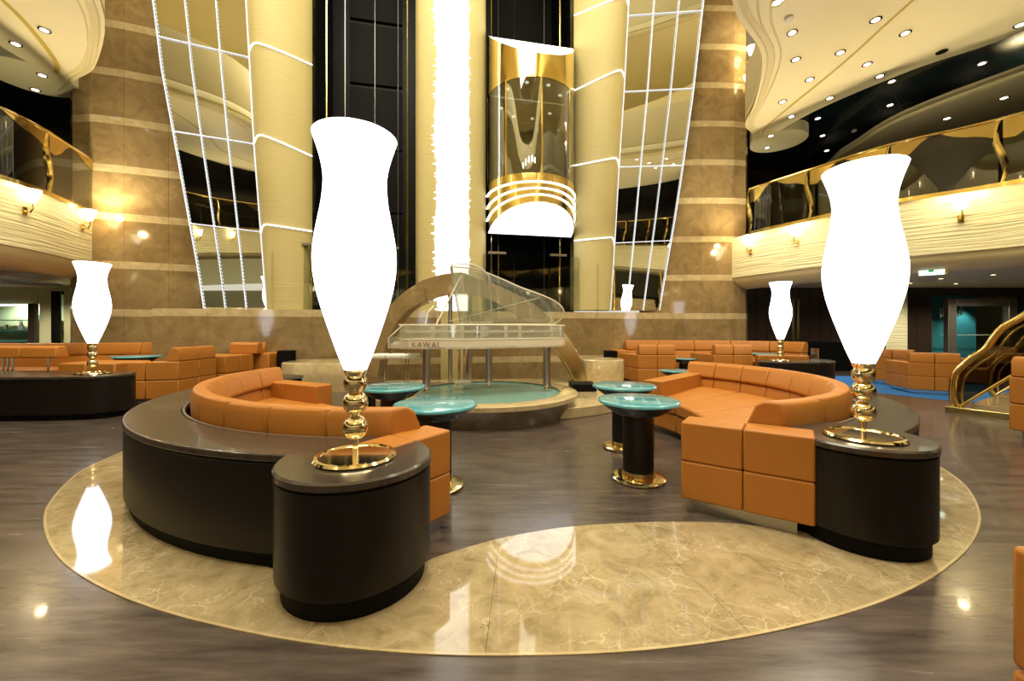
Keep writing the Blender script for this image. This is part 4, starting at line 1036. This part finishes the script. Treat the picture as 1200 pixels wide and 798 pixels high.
r1_, P1, n1 = banquette([(-12.4,9.1),(-10.5,9.15),(-8.8,9.45),(-7.4,9.75),(-5.95,9.75)], .95, 'long orange banquette along the left marble wall')
a = [(-5.92,9.78),(-5.55,9.78),(-5.55,9.1),(-5.92,9.1)]; MB().prism(a, .1, .80).build('end_arm', M['leather'], r1_, bevel=.02)
r2_, P2, n2 = banquette([(3.25,11.5),(4.6,11.45),(6.0,11.15),(7.0,10.5),(7.25,9.75)], .9, 'long orange banquette curving along the right marble wall')
MB().prism([(2.83,11.5),(3.2,11.5),(3.2,10.8),(2.83,10.8)], .1, .78).build('end_arm', M['leather'], r2_, bevel=.02)
for i in range(6):
    MB().tube([(7.30-.02*i, 9.72-.07*i, .1), (7.30-.02*i, 9.72-.07*i, .9)], .015, 8).build('chrome_bar', M['chrome'], r2_)
MB().prism([(5.8,9.38),(6.9,9.24),(6.93,9.46),(5.83,9.58)], .1, .74).build('low_arm', M['leather'], r2_, bevel=.02)
# return seat behind the left armchair
b3 = empty('return_sofa', (-5.85,8.6,0), label='orange sofa return with end cushion beside the left armchair', cat='sofa')
for h0, h1 in ((.1,.43),(.434,.80)):
    for k in range(2): MB().prism([(-5.95+.06*k,8.25+.38*k),(-5.89+.06*k,8.625+.38*k),(-6.7,8.64+.38*k),(-6.76,8.30+.38*k)], h0, h1).build('body_panel', M['leather'], b3, bevel=.02)
MB().loft([[(x, 8.95, .80),(x, 8.95, 1.02),(x,9.02,1.06),(x, 9.12, 1.06),(x, 9.2, .80)] for x in (-6.35, -5.72)]).build('end_cushion', M['leather'], b3, bevel=.02)
# sofa at the left edge seen from behind with chrome bars
ls = empty('open_back_sofa', (-8.4,7.1,0), label='orange sofa with chrome back bars at the far left edge', cat='sofa')
for k in range(4):
    x0 = -10.25+k*.62
    MB().loft([[(x0+.004+dx, 6.78, .86),(x0+.004+dx, 6.80, 1.04),(x0+.004+dx, 6.86, 1.07),(x0+.004+dx, 6.96, 1.06),(x0+.004+dx, 7.02, .86)] for dx in (0, .61)]).build('back_cushion', M['leather'], ls, bevel=.025, seg=3)
for X in (-10.0, -9.0, -8.86, -8.78, -8.70, -8.62, -8.0): MB().tube([(X, 6.88, .1), (X, 6.88, .87)], .018, 8).build('chrome_bar', M['chrome'], ls)
MB().box(-10.3, -7.55, 6.98, 7.6, .1, .5).build('seat', M['leather'], ls, bevel=.03)
for k in range(2): MB().box(-7.82+k*.5, -7.33+k*.5, 6.85, 7.55, .1, .77).build('end_block', M['leather'], ls, bevel=.025)

# ------------------------------------------------------------------ FAR CONSOLES
def path_console(path, hw, label, H=.653, loc=None):
    cv = smooth_curve(path, 10); root = empty('far_console', (cv[0].x, cv[0].y, 0), label=label, cat='console')
    def outline(w_):
        lft, rgt = [], []
        for i, p in enumerate(cv):
            t = (cv[min(i+1, len(cv)-1)]-cv[max(i-1, 0)]).normalized(); n_ = Vector((-t.y, t.x)); lft.append(p+n_*w_); rgt.append(p-n_*w_)
        t = (cv[1]-cv[0]).normalized(); a0 = math.atan2(t.y, t.x)+PI/2
        cap0 = [cv[0]+w_*Vector((math.cos(a0+PI*i/12), math.sin(a0+PI*i/12))) for i in range(1, 12)]
        return rgt[::-1]+[c for c in cap0[::-1]]+lft if False else lft[::-1]+cap0+rgt
    MB().prism(outline(hw-.04), 0, .09).build('plinth', M['black_matt'], root)
    MB().prism(outline(hw), .09, H-.055).build('body', M['espresso'], root)
    MB().prism(outline(hw-.008), H-.055, H-.045).build('shadow_gap', M['black_matt'], root)
    MB().prism(outline(hw+.008), H-.045, H).build('top', M['espresso_top'], root, bevel=.008)
    return root
path_console([(-6.42,6.28),(-7.2,6.18),(-8.2,6.25),(-9.6,6.7)], .36, 'dark wooden console at far left carrying a lamp')
path_console([(5.55,9.0),(6.2,8.72),(6.8,8.85),(7.02,9.25)][::-1], .28, 'dark wooden curved console behind the right sofa carrying a lamp')

# ------------------------------------------------------------------ GOLD STAIR at right
sr = empty('gold_stair', (7.3, 6.5, 0), label='stair with gold S curved handrail and smoked glass at the right edge', cat='stair')
SD = Vector((.5, -.866)); SW = Vector((.866, .5))
def on_plane(px, py, o_):   # sight line of a pixel meets the vertical plane of a balustrade
    k = (px-600)/F; nx, ny = SW.x, SW.y; Y = (o_.x*nx+o_.y*ny)/(k*nx+ny); return Vector((k*Y, Y, EYE+(HZ-py)*Y/F))
S0 = Vector((7.24, 6.45)); WID = 2.25
pts = [(1124,479),(1118,470),(1116.5,457),(1120.6,437),(1136,422),(1154,410),(1166,394),(1177,383),(1200,370)]
w0 = [on_plane(x, y, S0) for x, y in pts]
w0 = [Vector((p.x, p.y, max(p.z, .06))) for p in w0]
d_ = (w0[-1]-w0[-3]); w0 += [w0[-1]+d_*1.0, w0[-1]+d_*2.4, w0[-1]+d_*4]
for kk in range(2):
    sh = SW*WID*kk; w3 = [p+Vector((sh.x, sh.y, 0)) for p in w0]
    cv = smooth_curve(w3, 6); MB().tube(cv, .05, 12).build('handrail', M['gold'], sr)
    inn = [p+Vector((SD.x*.10, SD.y*.10, -.05)) for p in cv]; MB().tube(inn[4:], .018, 8).build('inner_rail', M['gold'], sr)
    top_ = [p for p in cv if p.z > .12 and (Vector((p.x, p.y))-S0-sh).dot(SD) > -0.3]
    b0 = Vector((w3[0].x, w3[0].y)); run = (Vector((cv[-1].x, cv[-1].y))-b0).dot(SD); rise = cv[-1].z-.95
    low = []
    for i in range(9):
        q = b0+SD*(run*i/8); low.append(Vector((q.x, q.y, .10+max(0, rise)*i/8)))
    poly = cv[2:]+low[::-1]; n_ = len(poly); o2 = Vector((SW.x, SW.y, 0))*.008
    MB().add([p-o2 for p in poly]+[p+o2 for p in poly], [tuple(range(n_)), tuple(range(2*n_-1, n_-1, -1))]+[(i, (i+1) % n_, n_+(i+1) % n_, n_+i) for i in range(n_)]).build('glass_panel', M['smoke_glass'], sr)
    MB().tube(low, .022, 8).build('stringer_rail', M['gold'], sr)
nst = 8
for i in range(nst):
    a = S0+SW*.05+SD*(.12+.28*i); b2 = a+SD*.30; c_ = b2+SW*(WID-.1); e_ = a+SW*(WID-.1)
    MB().prism([a, b2, c_, e_], 0 if i == 0 else .17*(i-1), .17*(i+1)).build('step', M['marble_light'], sr, bevel=.008)
a = S0-SD*.15-SW*.06; MB().prism([a, a+SD*.9, a+SD*.9+SW*.16, a+SW*.16], 0, .09).build('base_block', M['olive'], sr, bevel=.01)
